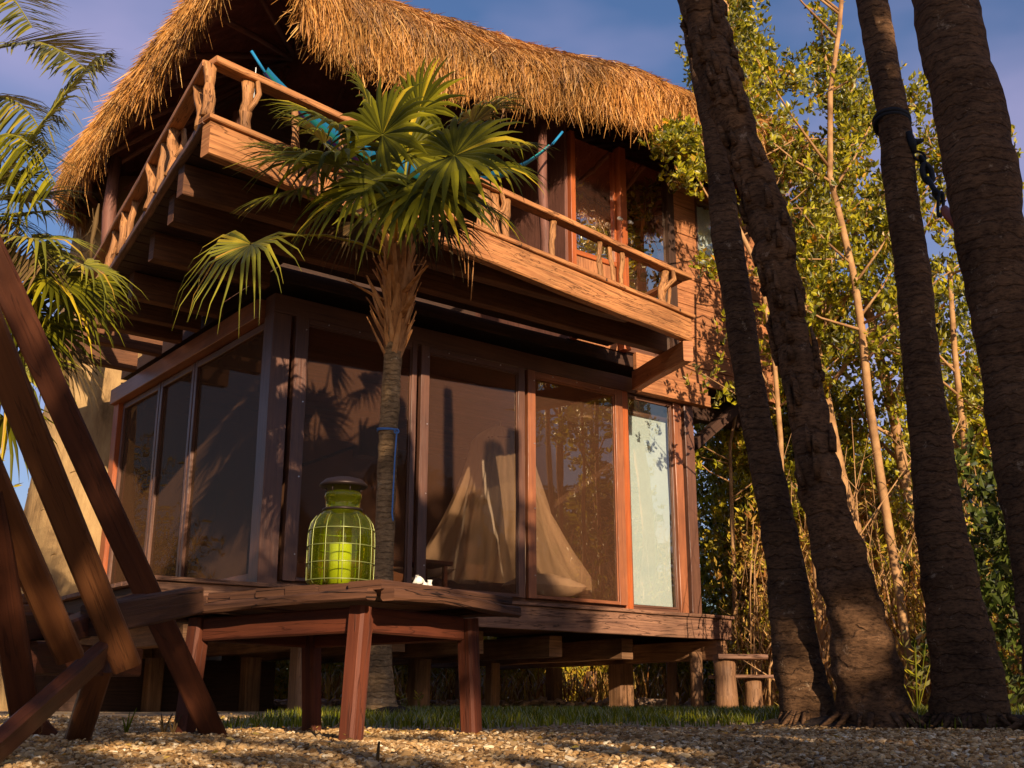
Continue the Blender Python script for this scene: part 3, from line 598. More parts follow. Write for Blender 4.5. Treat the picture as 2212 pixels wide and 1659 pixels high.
MB().grid(lambda a, b: H(3.74+a*.585, .085+.006*math.sin(b*9), 1.06+b*1.86), 6, 14).build('fabric', 'blind_cloth', bl); m = MB(); m.tube([H(3.74, .09, 2.95), H(4.33, .09, 2.95)], .028, 10); m.build('roller', 'brown_frame', bl)
u, z = uv_at(628, 1215, .45); bk = MB().lathe(H(u, .45, 1.0), [(.0, 0), (.11, 0), (.14, .1), (.13, .22), (.125, .22), (.13, .1), (.1, .02)], 16).build('basket', 'wicker', origin=H(u, .45, 1)); tag(bk, 'reddish wicker basket on the floor behind the left glass pane', 'basket')
# hammock on the terrace
hm = thing('hammock', 'striped blue, teal and violet hammock slung across the balcony', 'hammock', H(.6, -.8, 4.1))
pa, pb_ = at(543, 110, 7.62), at(1215, 285, 9.35)
def hamc(t): p = pa.lerp(pb_, t); 
bands = [('hammock_blue', 0, .2), ('hammock_teal', .2, .42), ('hammock_violet', .42, .55), ('hammock_blue', .55, .78), ('hammock_red', .78, .84), ('hammock_teal', .84, 1.0)]
def hamp(t, w):
    p = pa.lerp(pb_, t); sag = .98*(1-(2*t-1)**2)**.9; wd = .035+.15*math.sin(math.pi*t)**1.1; a = (w-.5)*2
    return p+Vector((0, 0, -sag*.86+wd*.45*a*a))+VX*(a*wd)
for mt, w0, w1 in bands: MB().grid(lambda a, b: hamp(.04+.92*a, w0+(w1-w0)*b), 60, 4).build('stripe', mt, hm)
for A_, B_ in ((pa, hamp(.04, .5)), (hamp(.96, .5), pb_)): MB().tube([A_, B_], .012, 6).build('rope', 'hammock_blue', hm)
a = at(553, 146, 7.7); MB().tube([a, a-ZX*.35], .004, 5).build('hanging_cord', 'white_cord', hm)
# ============================================================ TABLE + LANTERN
zt = .452
def tp(px, py):   # point on the table-top plane
    a = (px-1106)/FPX; b = (829.5-py)/FPX; d = Vector((a, CT-b*ST, ST+b*CT)); t = (zt-CZ)/d.z; return Vector((d.x*t, d.y*t, zt))
NN = tp(822, 1247); RR = tp(1066, 1291); LL = tp(404, 1297)
e1_ = (RR-NN); e2_ = (LL-NN); a1 = math.atan2(e1_.x, e1_.y); a2 = math.atan2(e2_.x, e2_.y); fix = (math.pi/2-(a1-a2))/2
rot = lambda v, a: Vector((v.x*math.cos(a)+v.y*math.sin(a), -v.x*math.sin(a)+v.y*math.cos(a), 0))
E1 = rot(e1_, fix*.7); E2 = rot(e2_, -fix*.7)
tb = thing('low_table', 'rough low wooden table of weathered planks standing on the gravel', 'table', NN+(E1+E2)/2-ZX*zt)
n1, n2 = E1.normalized(), E2.normalized(); L1, L2 = E1.length, E2.length
m = MB(); nb = 8
for k in range(nb):                # planks along E1, stacked across E2
    t0 = (k+.02)/nb; t1 = (k+.97)/nb; c = NN+E2*((t0+t1)/2); oh = random.uniform(-.012, .02) if k else 0
    m.beam(c-n1*(.0+oh)+ZX*(-.014+random.uniform(-.003, .002)), c+E1+n1*oh-ZX*.014, L2*(t1-t0), .026, ZX, seg=7, jit=.0018, ch=.003)
m.build('tabletop', 'table_wood', tb)
m = MB(); m.beam(NN-n2*.01+n1*.02-ZX*.045, NN+E1-n2*.01-ZX*.045, .045, .032, ZX, seg=8, jit=.005); m.beam(NN+E2*1.0+n1*.02-ZX*.045, NN+E2+E1-ZX*.045, .045, .032, ZX, seg=8, jit=.005)
m.beam(NN+n2*.03-ZX*.045+n1*.0, NN+E2-n2*.03-ZX*.045, .04, .03, ZX, seg=8, jit=.004); m.beam(NN+E1+n2*.03-ZX*.047, NN+E1+E2-n2*.03-ZX*.047, .04, .03, ZX, seg=8, jit=.004); m.build('trim', 'table_wood', tb)
def groundp(px, py):
    a = (px-1106)/FPX; b = (829.5-py)/FPX; d = Vector((a, CT-b*ST, ST+b*CT)); 
    t = 3.0
    for _ in range(30): t = (gz(0, d.y*t)-CZ)/d.z
    return d*t+Vector((0, 0, CZ))
i1, i2 = .07, .13
tops = [NN+n1*i1+n2*i2, NN+E1-n1*i1+n2*i2, NN+E2+n1*i1-n2*i2, NN+E1+E2-n1*i1-n2*i2]
cen = sum(tops, Vector())/4
for k, t in enumerate(tops):
    o = n1*(-1 if k in (0, 2) else 1); top = t-ZX*.066; bot = Vector((t.x, t.y, 0))+o*.03; bot.z = gz(bot.x, bot.y)-.015
    beamo('leg', 'leg_wood', tb, bot, top, .054, .054, n1, seg=5, jit=.001, taper=1.05, ch=.008)
m = MB()
for a, b in ((0, 1), (0, 2), (1, 3), (2, 3)):
    p, q = tops[a], tops[b]; d = (q-p).normalized(); m.beam(p+d*.035-ZX*.10, q-d*.035-ZX*.10, .026, .07, ZX, seg=4, jit=.0006)
m.build('apron', 'leg_wood', tb)
lc = tp(722, 1261)+Vector((0, .10, 0)); lc.z = zt+.004; lr = .105*lc.y/3.2; RX = .89
lan = thing('glass_lantern', 'yellow-green glass jar lantern in a wire cage with dark metal cap', 'lantern', lc)
S_ = lr/.105; pr = [(0, .002), (.096, .002), (.104, .012), (.105, .06), (.105, .12), (.103, .155), (.096, .178), (.080, .198), (.062, .210), (.055, .222), (.056, .245), (.060, .248), (.060, .262), (.052, .268)]
m = MB(); m.lathe(lc, [(r*S_*RX, z*S_) for r, z in pr], 48); m.build('glass_body', 'green_glass', lan)
w = MB()
for z, r in ((.012, .106), (.06, .107), (.108, .107), (.155, .1045)): w.torus(lc+ZX*z*S_, r*S_*RX, .0016*S_, ZX, n=40, m=5)
for k in range(12):
    a = k*math.pi/6+.2; w.tube([lc+Vector((math.cos(a)*r*S_*1.02*RX, math.sin(a)*r*S_*1.02*RX, z*S_)) for r, z in pr[1:8]], .0013*S_, 5)
w.build('wire_cage', 'wire_green', lan)
m = MB(); m.torus(lc+ZX*.215*S_, .055*S_, .004*S_, ZX, n=32); m.lathe(lc, [(0, .312*S_), (.03*S_, .31*S_), (.055*S_, .303*S_), (.068*S_, .290*S_), (.070*S_, .285*S_), (.062*S_, .281*S_), (.04*S_, .279*S_), (0, .279*S_)], 32)
for k in range(6):
    a = k*math.pi/3; m.tube([lc+Vector((math.cos(a)*.05*S_, math.sin(a)*.05*S_, .262*S_)), lc+Vector((math.cos(a)*.05*S_, math.sin(a)*.05*S_, .285*S_))], .0015*S_, 5)
m.build('cap', 'lamp_iron', lan)
m = MB(); cc = lc+Vector((0, -.01, .004)); m.lathe(cc, [(0, 0), (.032*S_, 0), (.032*S_, .112*S_), (.028*S_, .115*S_), (0, .110*S_)], 24); cd = m.build('candle', 'candle_wax', origin=cc); tag(cd, 'thick pillar candle standing inside the green glass lantern', 'candle')
for k, (px, py, s_, lb) in enumerate([(903, 1262, .016, 'pointed white shell at the left of the little shell pile on the table edge'), (915, 1268, .014, 'small white shell in the middle of the shell pile on the table edge'), (928, 1271, .016, 'broad white shell at the right of the shell pile on the table edge')]):
    p = tp(px, py)+Vector((0, .012, .006)); m = MB(); m.lathe(p, [(s_*.2, -.006), (s_, -.002), (s_*.6, s_*.6), (s_*.15, s_*1.2)], 7)
    for v in m.v: v += Vector((random.gauss(0, s_*.2), random.gauss(0, s_*.2), random.gauss(0, s_*.12)))
    tag(m.build('shell', 'white_shell', origin=p), lb, 'shell')
# ============================================================ SLATTED CHAIR (left foreground)
ch = thing('slatted_chair', 'dark wooden folding chair of crossed slats standing on the gravel at the left', 'chair', (-.95, 2.6, 0))
def slat(name, a, b, w, th, mat='chair_wood', up=None, seg=6, taper=1.0):
    a, b = at(*a), at(*b); up = Vector(up) if up else Vector((1.0, -.25, .2))
    return MB().beam(a, b, th, w, up, seg=seg, ch=.005, jit=.0012, taper=taper).build(name, mat, ch)
slat('back_slat', (475, 1618, 3.45), (-40, 500, 2.55), .070, .028, up=(1, .5, 0))
slat('back_slat', (275, 1440, 2.6), (-60, 620, 1.95), .062, .026, 'chair_light', up=(1, .6, 0))
slat('back_slat', (150, 1420, 2.35), (-95, 860, 1.85), .055, .026, 'chair_light', up=(1, .6, 0))
slat('back_slat', (62, 1580, 2.35), (-25, 1060, 2.0), .055, .026, up=(1, .3, 0))
slat('seat_slat', (215, 1415, 2.5), (-60, 1660, 2.0), .060, .028, up=(.3, -.2, 1))
slat('front_leg', (165, 1600, 3.0), (215, 1440, 2.75), .060, .03, 'chair_light', up=(1, .5, 0))
slat('front_leg', (110, 1592, 3.4), (60, 1540, 3.35), .05, .03, up=(1, .5, 0))
slat('cross_bar', (120, 1372, 2.5), (300, 1305, 3.0), .052, .045, up=(0, 0, 1))
slat('cross_bar', (195, 1340, 2.62), (422, 1296, 3.12), .072, .05, 'table_wood', up=(0, 0, 1))
slat('cross_bar', (60, 1420, 2.45), (290, 1432, 2.95), .070, .04, up=(0, 0, 1))
slat('cross_bar', (-60, 1360, 2.2), (180, 1352, 2.8), .06, .045, up=(0, 0, 1))
for k, yy in enumerate((1292, 1315, 1335)): slat('seat_slat', (-60, yy+6, 3.1), (92, yy, 3.3), .03, .028, 'chair_light', up=(0, 0, 1))
# ============================================================ PALMS
def fan_leaf(hub, tip, nrm, Rl, parent, mat='fan_green', nseg=30, spread=290, droop=.35, unite=.42, name='frond', seed=0, width=1.0):
    rnd = random.Random(seed); t = Vector(tip).normalized(); n = Vector(nrm); n = (n-t*n.dot(t)).normalized(); s = t.cross(n)
    V = []; F = []
    half = R(spread)/nseg/2
    for k in range(nseg):
        th = R(-spread/2+spread*(k+.5)/nseg); d = t*math.cos(th)+s*math.sin(th); e = -t*math.sin(th)+s*math.cos(th)
        L = Rl*(1-.18*abs(th)/math.pi)*rnd.uniform(.85, 1.08); dr = droop*rnd.uniform(.5, 1.5)*(1.8 if rnd.random() < .2 else 1); b = len(V); lat = rnd.gauss(0, .06)
        st = [0.02, unite*.5, unite, unite+.2, .85, 1.0]
        for f in st:
            r = L*f; w = math.tan(half)*Rl*min(f, unite)*1.02
            if f > unite: w *= max(.04, (1-((f-unite)/(1-unite))**1.3))*width
            fold = .35*w; sag = dr*L*max(0, f-.35)**2*1.2; q = Vector(hub)+d*r+e*(lat*L*max(0, f-unite))+n*(.10*L*math.sin(f*2.2))-ZX*sag-d*(sag*.35)
            V += [q-e*w, q+n*fold, q+e*w]
        for i in range(len(st)-1):
            A = b+i*3; F += [(A, A+1, A+4, A+3), (A+1, A+2, A+5, A+4)]
    return npmesh(name, [tuple(v) for v in V], F, mat, parent)
def petiole(m, a, b, sag=.06, r=.010):
    a, b = Vector(a), Vector(b); m.tube([a.lerp(b, t)+ZX*(sag*4*t*(1-t)) for t in (0, .25, .5, .75, 1)], [r*1.4, r, r*.9, r*.8, r*.6], 6)
PY = 6.0
fp = thing('fan_palm', 'young fan palm with a slim trunk and a dark green crown before the hut doors', 'palm', groundp(822, 1535).to_tuple() if False else (at(815, 1530, PY).x, PY, gz(0, PY)))
pts = [at(815, 1540, PY), at(817, 1505, PY), at(820, 1440, PY), at(824, 1300, PY), at(831, 1150, PY), at(836, 1000, PY), at(841, 900, PY), at(848, 780, PY), at(853, 700, PY)]
sc = PY/2519
m = MB(); PP = []; RRR = []
W = [(1540, 52), (1505, 38), (1440, 27), (1300, 24), (1150, 22), (1000, 22), (900, 22), (780, 21), (700, 23)]
for i in range(len(pts)-1):
    for k in range(6):
        f = k/6; PP.append(pts[i].lerp(pts[i+1], f)); RRR.append((W[i][1]*(1-f)+W[i+1][1]*f)*sc)
PP.append(pts[-1]); RRR.append(23*sc)
m.tube(PP, [r*(1+.04*math.sin(i*2.6)) for i, r in enumerate(RRR)], 18, nz=.12, nf=9)
tr = m.build('trunk', 'fan_trunk', fp)
m = MB()                       # old leaf bases
for k in range(95):
    t = k/95; py = 775-250*t; px = 850+12*t; a = k*2.4; c = at(px, py, PY); r = (20+16*math.sin(t*3.0))*sc
    d = Vector((math.cos(a), math.sin(a), 0)); p = c+d*r*.6; up = Vector((d.x*.35, d.y*.35, 1))+Vector((random.gauss(0, .15), random.gauss(0, .15), 0)); L = random.uniform(.12, .25); p = c+d*r*.8
    if random.random() < .12: up = Vector((d.x*1.2, d.y*1.2, .5))
    m.beam(p, p+up.normalized()*L, random.uniform(.028, .055), .010, d, seg=3, jit=.004, taper=.35, ch=.002)
m.build('leaf_base', 'dry_sheath', fp)
m = MB(); c = [at(850, 770, PY), at(856, 660, PY), at(862, 600, PY), at(866, 540, PY), at(866, 500, PY)]; m.tube(c, [.05, .075, .085, .06, .03], 12, nz=.35, nf=14); m.build('crown_shaft', 'dry_sheath', fp)
CR = at(864, 545, PY)
LV = [  # hub px, hub py, Y, screen angle of the tip, radius px, share facing the viewpoint, spread
 (826, 291, 5.55, 62, 175, .85, 300), (982, 336, 5.4, 15, 190, .9, 330), (905, 240, 6.1, 70, 150, .5, 260), (1020, 270, 6.1, 28, 165, .35, 250),
 (740, 290, 5.8, 158, 210, .45, 230), (735, 360, 5.6, 185, 235, .35, 230), (650, 350, 6.0, 172, 160, .3, 220), (660, 420, 5.8, 200, 160, .4, 220), (790, 400, 5.5, 225, 190, .5, 250),
 (860, 410, 5.4, 262, 165, .6, 250), (930, 400, 5.45, 300, 175, .6, 260), (1040, 360, 5.8, 340, 170, .5, 250), (1010, 430, 6.1, 318, 150, .35, 230),
 (700, 310, 6.4, 150, 150, .3, 220), (800, 240, 6.3, 118, 140, .3, 230), (880, 330, 5.9, 90, 140, .6, 300), (720, 450, 6.3, 232, 130, .3, 220), (1090, 320, 6.0, 355, 120, .4, 210)]
pm = MB()
for k, (px, py, Yh, ang, rp, fc, sp) in enumerate(LV):
    hub = at(px, py, Yh); a = R(ang); tip = Vector((math.cos(a), -.15, math.sin(a))); nr = Vector((random.uniform(-.25, .25), -fc, .45+(1-fc)))
    fan_leaf(hub, tip, nr, rp*1.2*Yh/2519, fp, 'fan_green', 30, sp, .34, seed=k, unite=.44, width=1.25)
    petiole(pm, CR+Vector((random.gauss(0, .03), random.gauss(0, .03), 0)), hub, .07)
hub = at(543, 527, 5.6); fan_leaf(hub, (-.45, -.3, -.75), (-.1, -.6, .8), .52, fp, 'fan_yellow', 24, 230, .75, seed=90, unite=.25, width=1.3); petiole(pm, at(850, 560, 6), hub, .10, .008)
for k, (px, py, a) in enumerate([(900, 470, 290), (780, 480, 250), (960, 480, 300)]):
    hub = at(px, py, 6.15); fan_leaf(hub, (math.cos(R(a)), 0, math.sin(R(a))), (0, -.6, .6), .36, fp, 'dead_frond', 18, 150, .5, seed=70+k, unite=.3); petiole(pm, CR, hub)
pm.build('petiole', 'fan_yellow', fp)
m = MB()
for k in range(4):
    a = at(955+k*6, 400+k*10, 5.7); m.tube([a, a+Vector((.06, 0, -.12)), a+Vector((.08+k*.02, 0, -.25)), a+Vector((.12, 0, -.45-.05*k))], .003, 4)
m.build('flower_stalk', 'dry_sheath', fp)
rp = thing('blue_rope', 'thin blue rope tied round the fan palm trunk with its end hanging', 'rope', at(838, 925, PY))
m = MB(); c = at(838, 928, PY); m.torus(c, 24.5*sc, .0045, Vector((.05, -.1, 1)), n=24, m=6); m.torus(c-ZX*.008, 24.2*sc, .004, Vector((0, -.05, 1)), n=24, m=6); m.build('loop', 'blue_rope', rp)
q = at(857, 932, PY-.06); m = MB(); m.tube([q, q+Vector((-.006, 0, -.15)), q+Vector((-.012, 0, -.45)), at(849, 1125, PY-.08)], .0045, 6); m.torus(q+Vector((0, -.005, 0)), .012, .004, (0, 1, 0)); m.build('tail', 'blue_rope', rp)
# --- pinnate fronds
def pinnate(parent, pts, ll, mat='coco_green', n=70, seed=0, hang=.5, name='frond', lw=.012, nrm=(0, -.6, .8)):
    rnd = random.Random(seed); P = [Vector(p) for p in pts]; V = []; F = []
    def cv(t):
        x = t*(len(P)-1); i = min(len(P)-2, int(x)); return Vector(catm([tuple(p) for p in P], t))
    for i in range(n):
        t = .08+.92*i/n; c = cv(t); d = (cv(min(1, t+.01))-cv(max(0, t-.01))).normalized(); nn = Vector(nrm); sd = d.cross(nn).normalized()
        for sg in (-1, 1):
            L = ll*math.sin(math.pi*min(1, .18+t*.78))**.6*rnd.uniform(.8, 1.15); dr = (d*rnd.uniform(.55, .9)+sd*sg+nn.normalized()*rnd.uniform(-.1, .25)).normalized(); b = len(V)
            for f, w in ((0, .5), (.3, 1), (.65, .8), (1, .05)):
                q = c+dr*(L*f)-ZX*(hang*L*f*f*rnd.uniform(.8, 1.2)); u = dr.cross(nn).normalized()*lw*w*.5+nn.normalized()*lw*w*.25; V += [q-u, q+u]
            for k in range(3): A = b+2*k; F.append((A, A+1, A+3, A+2))
    o = npmesh(name, [tuple(v) for v in V], F, mat, parent)
    MB().tube([cv(t/12) for t in range(13)], [.016*(1-t/14) for t in range(13)], 6).build('rachis', 'fan_yellow', o); return o
cp = thing('coconut_palm', 'coconut palm with feathery drooping fronds entering from the upper left', 'palm', (-3.35, 5.3, 0))
MB().tube([(-3.35, 5.3, 0), (-3.3, 5.3, 1.2), (-3.3, 5.3, 2.4), (-3.35, 5.3, 3.2)], [.13, .1, .09, .09], 12, nz=.1).build('trunk', 'coconut_trunk', cp)
C0 = Vector((-3.35, 5.3, 3.2))
pinnate(cp, [C0, at(-120, 560, 5.2), at(0, 390, 5.1), at(95, 262, 5.0), at(165, 172, 4.95), at(222, 118, 4.9)], .46, seed=1, n=110, hang=.55)
pinnate(cp, [C0, at(-200, 300, 5.3), at(-60, 130, 5.2), at(60, 92, 5.1), at(130, 110, 5.05), at(185, 150, 5.0)], .40, 'coco_green', seed=2, n=100, hang=.1)
pinnate(cp, [C0, at(-220, 100, 5.3), at(-100, -60, 5.2), at(10, -20, 5.1), at(70, 60, 5.0)], .38, 'coco_green', seed=3, n=90, hang=.2)
pinnate(cp, [C0, at(-220, 420, 5.5), at(-100, 250, 5.4), at(-10, 210, 5.3), at(60, 240, 5.2), at(110, 330, 5.1)], .36, 'coco_green', seed=6, n=90, hang=.5)
pinnate(cp, [C0, at(-160, 430, 5.3), at(-60, 330, 5.1), at(20, 290, 5.0), at(80, 330, 4.9), at(120, 400, 4.85)], .36, 'fan_green', seed=4, n=60, hang=.7)
pinnate(cp, [C0, at(-140, 520, 5.4), at(-20, 470, 5.2), at(50, 500, 5.1), at(90, 580, 5.0)], .34, 'dead_frond', seed=5, n=50, hang=.8)
lp = thing('fan_palm', 'leafy fan palm at the left edge with yellow tipped leaves before the stucco tower', 'palm', (-2.75, 5.6, 0))
MB().tube([(-2.75, 5.6, 0), (-2.72, 5.6, 1.0), (-2.7, 5.6, 2.0)], [.09, .06, .06], 10, nz=.15).build('trunk', 'fan_trunk', lp)
C1 = Vector((-2.7, 5.6, 2.0)); pm = MB()
for k, (px, py, Yh, ang, rp_, fc, sp, mt) in enumerate([(40, 470, 5.2, 0, 150, .5, 250, 'fan_green'), (20, 400, 5.4, 20, 150, .4, 230, 'fan_green'), (178, 573, 5.3, 330, 150, .35, 240, 'fan_yellow'), (60, 560, 5.4, 300, 170, .5, 260, 'fan_green'),
    (150, 640, 5.5, 310, 150, .4, 250, 'fan_green'), (90, 700, 5.6, 280, 160, .5, 250, 'fan_green'), (130, 760, 5.6, 285, 130, .3, 200, 'dead_frond'), (30, 620, 5.4, 250, 160, .5, 260, 'fan_green'), (20, 780, 5.4, 290, 170, .4, 250, 'fan_yellow'), (195, 610, 5.8, 300, 120, .4, 240, 'fan_green'), (110, 545, 5.7, 340, 130, .2, 220, 'dead_frond'), (10, 900, 5.5, 290, 150, .4, 240, 'fan_green'), (70, 520, 5.1, 350, 160, .5, 250, 'fan_yellow'), (110, 600, 5.2, 320, 160, .5, 250, 'fan_green'), (50, 440, 5.6, 10, 170, .4, 240, 'fan_green'), (30, 680, 5.3, 310, 170, .5, 250, 'fan_green')]):
    hub = at(px, py, Yh); a = R(ang); fan_leaf(hub, (math.cos(a), -.1, math.sin(a)), (random.uniform(-.2, .3), -fc, .5+(1-fc)), rp_*1.12*Yh/2519, lp, mt, 28, sp, .45, seed=200+k, unite=.36, width=1.2); petiole(pm, C1, hub, .08, .008)
pm.build('petiole', 'fan_yellow', lp)
m = MB(); a = at(214, 440, 8.0); m.tube([a, at(207, 480, 8.0), at(198, 520, 8.0), at(196, 562, 8.0)], [.006, .02, .014, .01], 6, nz=.5, nf=8)
for k in range(10): p = at(204+random.uniform(-6, 6), 450+k*9, 8.0); m.tube([p, p+Vector((random.gauss(0, .04), 0, -.12))], [.003, .001], 4)
tag(m.build('hanging_root', 'dead_frond', origin=a), 'withered stem hanging in the gap between thatch and stucco tower', 'dead stem')
# ============================================================ BIG TRUNKS (right)
def trunk(name, label, prof, Yb, lean, parentcrown, rough, seed, crown_z=6.6):
    """prof: (py, left px, right px) down the trunk; Yb base distance, lean metres per metre height towards +Y"""
    pts = []; rad = []
    for py, l, r in prof:
        Y = Yb
        for _ in range(4): p = at((l+r)/2, py, Y); Y = Yb+lean*p.z
        dist = p.y*CT+(p.z-CZ)*ST; pts.append(p); rad.append((r-l)/2*dist/FPX)
    d = (pts[-1]-pts[-2]).normalized(); last = pts[-1]; zc = crown_z
    for k in (1, 2, 3): f = (zc-last.z)/d.z*k/3; pts.append(last+d*f); rad.append(rad[len(prof)-1]*(1-.06*k))
    b = pts[0].copy(); T = thing(name, label, 'palm', (b.x, b.y, gz(b.x, b.y)), 'leaning palm trunks on the right')
    P = []; Rr = []; cnt = 0
    for i in range(len(pts)-1):
        n = max(4, int((pts[i+1]-pts[i]).length/.035))
        for k in range(n):
            f = k/n; q = pts[i].lerp(pts[i+1], f); ring = (hn((seed, q.z*9, 0))*.06+.025*math.sin(q.z*55+2*hn((q.z*3, 0, seed)))) if q.z < 4.5 else 0
            P.append(q+Vector((hn((seed+3, q.z*1.6, 0)), hn((seed+9, q.z*1.6, 0)), 0))*.018); Rr.append((rad[i]*(1-f)+rad[i+1]*f)*(1+ring*rough))
    P.append(pts[-1]); Rr.append(rad[-1]*.8)
    m = MB().tube(P, Rr, 26, nz=.10*rough, nf=7)
    if rough > 1.3:                                   # torn bark flakes
        for k in range(120):
            i = random.randrange(int(len(P)*.24), int(len(P)*.80)); a = random.random()*2*math.pi; r = Rr[i]; q = P[i]+Vector((math.cos(a), math.sin(a), 0))*r*.98; up = (P[i+1]-P[i]).normalized()
            L = random.uniform(.05, .16); m.tube([q, q+up*L*.5+Vector((math.cos(a), math.sin(a), 0))*.012, q+up*L+Vector((math.cos(a), math.sin(a), 0))*random.uniform(-.01, .015)], [.028, .022, .006], 6, nz=.5, nf=20, flat=.5)
    for k in range(26):
        a = random.random()*2*math.pi; q = Vector((b.x, b.y, gz(b.x, b.y)+.03))+Vector((math.cos(a), math.sin(a), 0))*rad[0]*.9; e = q+Vector((math.cos(a), math.sin(a), 0))*random.uniform(.03, .12)-ZX*.05
        m.tube([q+ZX*.02, q.lerp(e, .5)+ZX*.01, e], [.012, .009, .004], 5, nz=.3)
    m.build('trunk', 'flaky_bark' if rough > 1.3 else 'coconut_trunk', T)
    return T
trunk('palm_trunk', 'slim ringed palm trunk leaning left, crossing behind the flaky trunk at the top', [(1575, 1684, 1812), (1501, 1686, 1800), (1433, 1676, 1775), (1296, 1663, 1752), (1102, 1636, 1710), (842, 1590, 1653), (670, 1565, 1628), (533, 1543, 1607), (411, 1530, 1586), (274, 1512, 1557), (137, 1490, 1534), (0, 1470, 1512)], 4.75, .10, True, .9, 1, 4.1)
trunk('palm_trunk', 'thick palm trunk with torn flaky bark leaning left, second from the left', [(1580, 1800, 1985), (1501, 1803, 1955), (1433, 1800, 1938), (1296, 1777, 1900), (1102, 1739, 1835), (945, 1711, 1800), (842, 1694, 1776), (670, 1663, 1732), (533, 1629, 1711), (411, 1597, 1677), (274, 1550, 1629), (137, 1500, 1584), (0, 1466, 1557)], 4.55, -.06, True, 1.9, 2, 4.1)
T3 = trunk('palm_trunk', 'smooth dark palm trunk with a black strap round it, second from the right', [(1590, 2008, 2185), (1501, 2010, 2167), (1399, 2003, 2140), (1296, 1996, 2119), (1102, 1980, 2078), (842, 1957, 2037), (569, 1934, 2006), (290, 1897, 1965), (137, 1875, 1938), (0, 1854, 1922)], 4.45, .08, True, .8, 3, 4.1)
T4 = trunk('palm_trunk', 'widest dark palm trunk leaning left at the right edge of the photo', [(1600, 2225, 2440), (1450, 2215, 2390), (1296, 2200, 2350), (1102, 2172, 2315), (876, 2133, 2272), (670, 2098, 2236), (569, 2078, 2222), (411, 2047, 2196), (274, 2027, 2171), (137, 2003, 2140), (0, 1980, 2112)], 3.9, .05, True, .8, 4, 4.1)
# strap, carabiner and chain between the last two trunks
sy = 5.1
def tpoint(px, py, Yb, lean):
    Y = Yb
    for _ in range(4): p = at(px, py, Y); Y = Yb+lean*p.z
    return p
sc_ = tpoint(1926, 262, 4.45, .08); rs = 36*sc_.y/2350
stp = thing('tree_strap', 'black strap buckled round the dark palm trunk with its chain hook', 'strap', sc_)
m = MB(); m.torus(sc_, rs*1.06, .013, Vector((.18, .25, 1)), n=28, m=8); m.torus(sc_-ZX*.02, rs*1.05, .012, Vector((.2, .3, 1)), n=28, m=8); m.build('loop', 'black_strap', stp)
Yk = sc_.y-.08
m = MB(); m.tube([at(1962, 285, Yk), at(1970, 310, Yk), at(1974, 330, Yk)], [.014, .022, .014], 8); m.tube([at(1972, 312, Yk), at(1990, 304, Yk), at(1994, 302, Yk)], [.012, .012, .008], 7); m.build('knot', 'black_strap', stp)
cn = thing('chain', 'dark chain with shackles hanging between the strapped trunk and the rightmost trunk', 'chain', at(1985, 370, Yk))
def lk(p, q, r=.006, w=.016):
    p, q = at(*p), at(*q); c = (p+q)/2; d = (q-p); L = d.length/2; ax = d.cross(Vector((0, 1, 0))) if lk.k % 2 else Vector((0, 1, 0)); lk.k += 1
    return MB().torus(c, w, r, ax, up=d, n=18, m=7, sx=L/w).build('link', 'black_strap', cn)
lk.k = 0
lk((1974, 330, Yk), (1998, 345, Yk), w=.022); lk((1988, 338, Yk), (2004, 372, Yk), w=.016, r=.008); lk((1996, 358, Yk-.03), (2010, 392, Yk-.05), w=.02, r=.013)
MB().tube([at(2004, 385, Yk-.05), at(2024, 420, Yk-.12)], .012, 8).build('bar', 'black_strap', cn)
lk((2016, 413, Yk-.1), (2036, 432, Yk-.14), w=.020, r=.007); lk((2028, 425, Yk-.14), (2036, 458, Yk-.2), w=.012, r=.007)
a, b = at(2040, 452, Yk-.22), at(2072, 492, Yk-.4); hk = MB().tube([a, a.lerp(b, .3), b], [.018, .024, .02], 9).build('hook_handle', 'orange_metal', origin=a); tag(hk, 'reddish metal hook handle fixed to the left side of the rightmost trunk', 'hook')
# soil mound round the trunks
def mound(name, label, cx, cy, rx, ry, h, mat='soil'):
    m = MB(); 
    def f(a, b):
        an = a*2*math.pi; r = b; x = cx+math.cos(an)*rx*r*(1+.15*math.sin(3*an)); y = cy+math.sin(an)*ry*r; return (x, y, gz(x, y)-.02+(h+.02)*(1-r*r)+.015*hn((x*9, y*9, 0)))
    m.grid(f, 40, 12); return tag(m.build(name, mat), kind='structure')
mound('soil', '', 1.45, 4.7, .55, .35, .05); mound('soil', '', 1.98, 4.55, .35, .28, .045); mound('soil', '', 1.72, 3.35, .22, .2, .06); mound('soil', '', -.70, 6.0, .26, .2, .07)
# ============================================================ SHRUBS / TREES
def rosettes(P, D, nl, size, wid, up=.35, flat=.0):
    """leaf kites round each twig tip"""
    n = len(P); P = np.repeat(P, nl, 0); D = np.repeat(D, nl, 0); N_ = n*nl
    q = RNG.normal(size=(N_, 3)); q -= D*(q*D).sum(1)[:, None]; q /= np.linalg.norm(q, axis=1)[:, None]+1e-9
    d = q*RNG.uniform(.5, 1.0, (N_, 1))+D*RNG.uniform(.15, 1.0, (N_, 1)); d[:, 2] += up*RNG.random(N_); d /= np.linalg.norm(d, axis=1)[:, None]
    b = P-D*(RNG.random((N_, 1))*size*1.6); L = size*RNG.uniform(.65, 1.25, (N_, 1)); r = RNG.normal(size=(N_, 3)); s = np.cross(d, r); s /= np.linalg.norm(s, axis=1)[:, None]+1e-9; nn = np.cross(s, d)
    w = L*wid; V = np.stack([b+d*L*.08, b+d*L*.5+s*w+nn*w*.35, b+d*L-ZXn*0, b+d*L*.5-s*w+nn*w*.35], 1)
    k = (np.arange(N_)*4)[:, None]; F = np.concatenate([np.concatenate([k, k+1, k+2], 1), np.concatenate([k, k+2, k+3], 1)]); return V.reshape(-1, 3), F
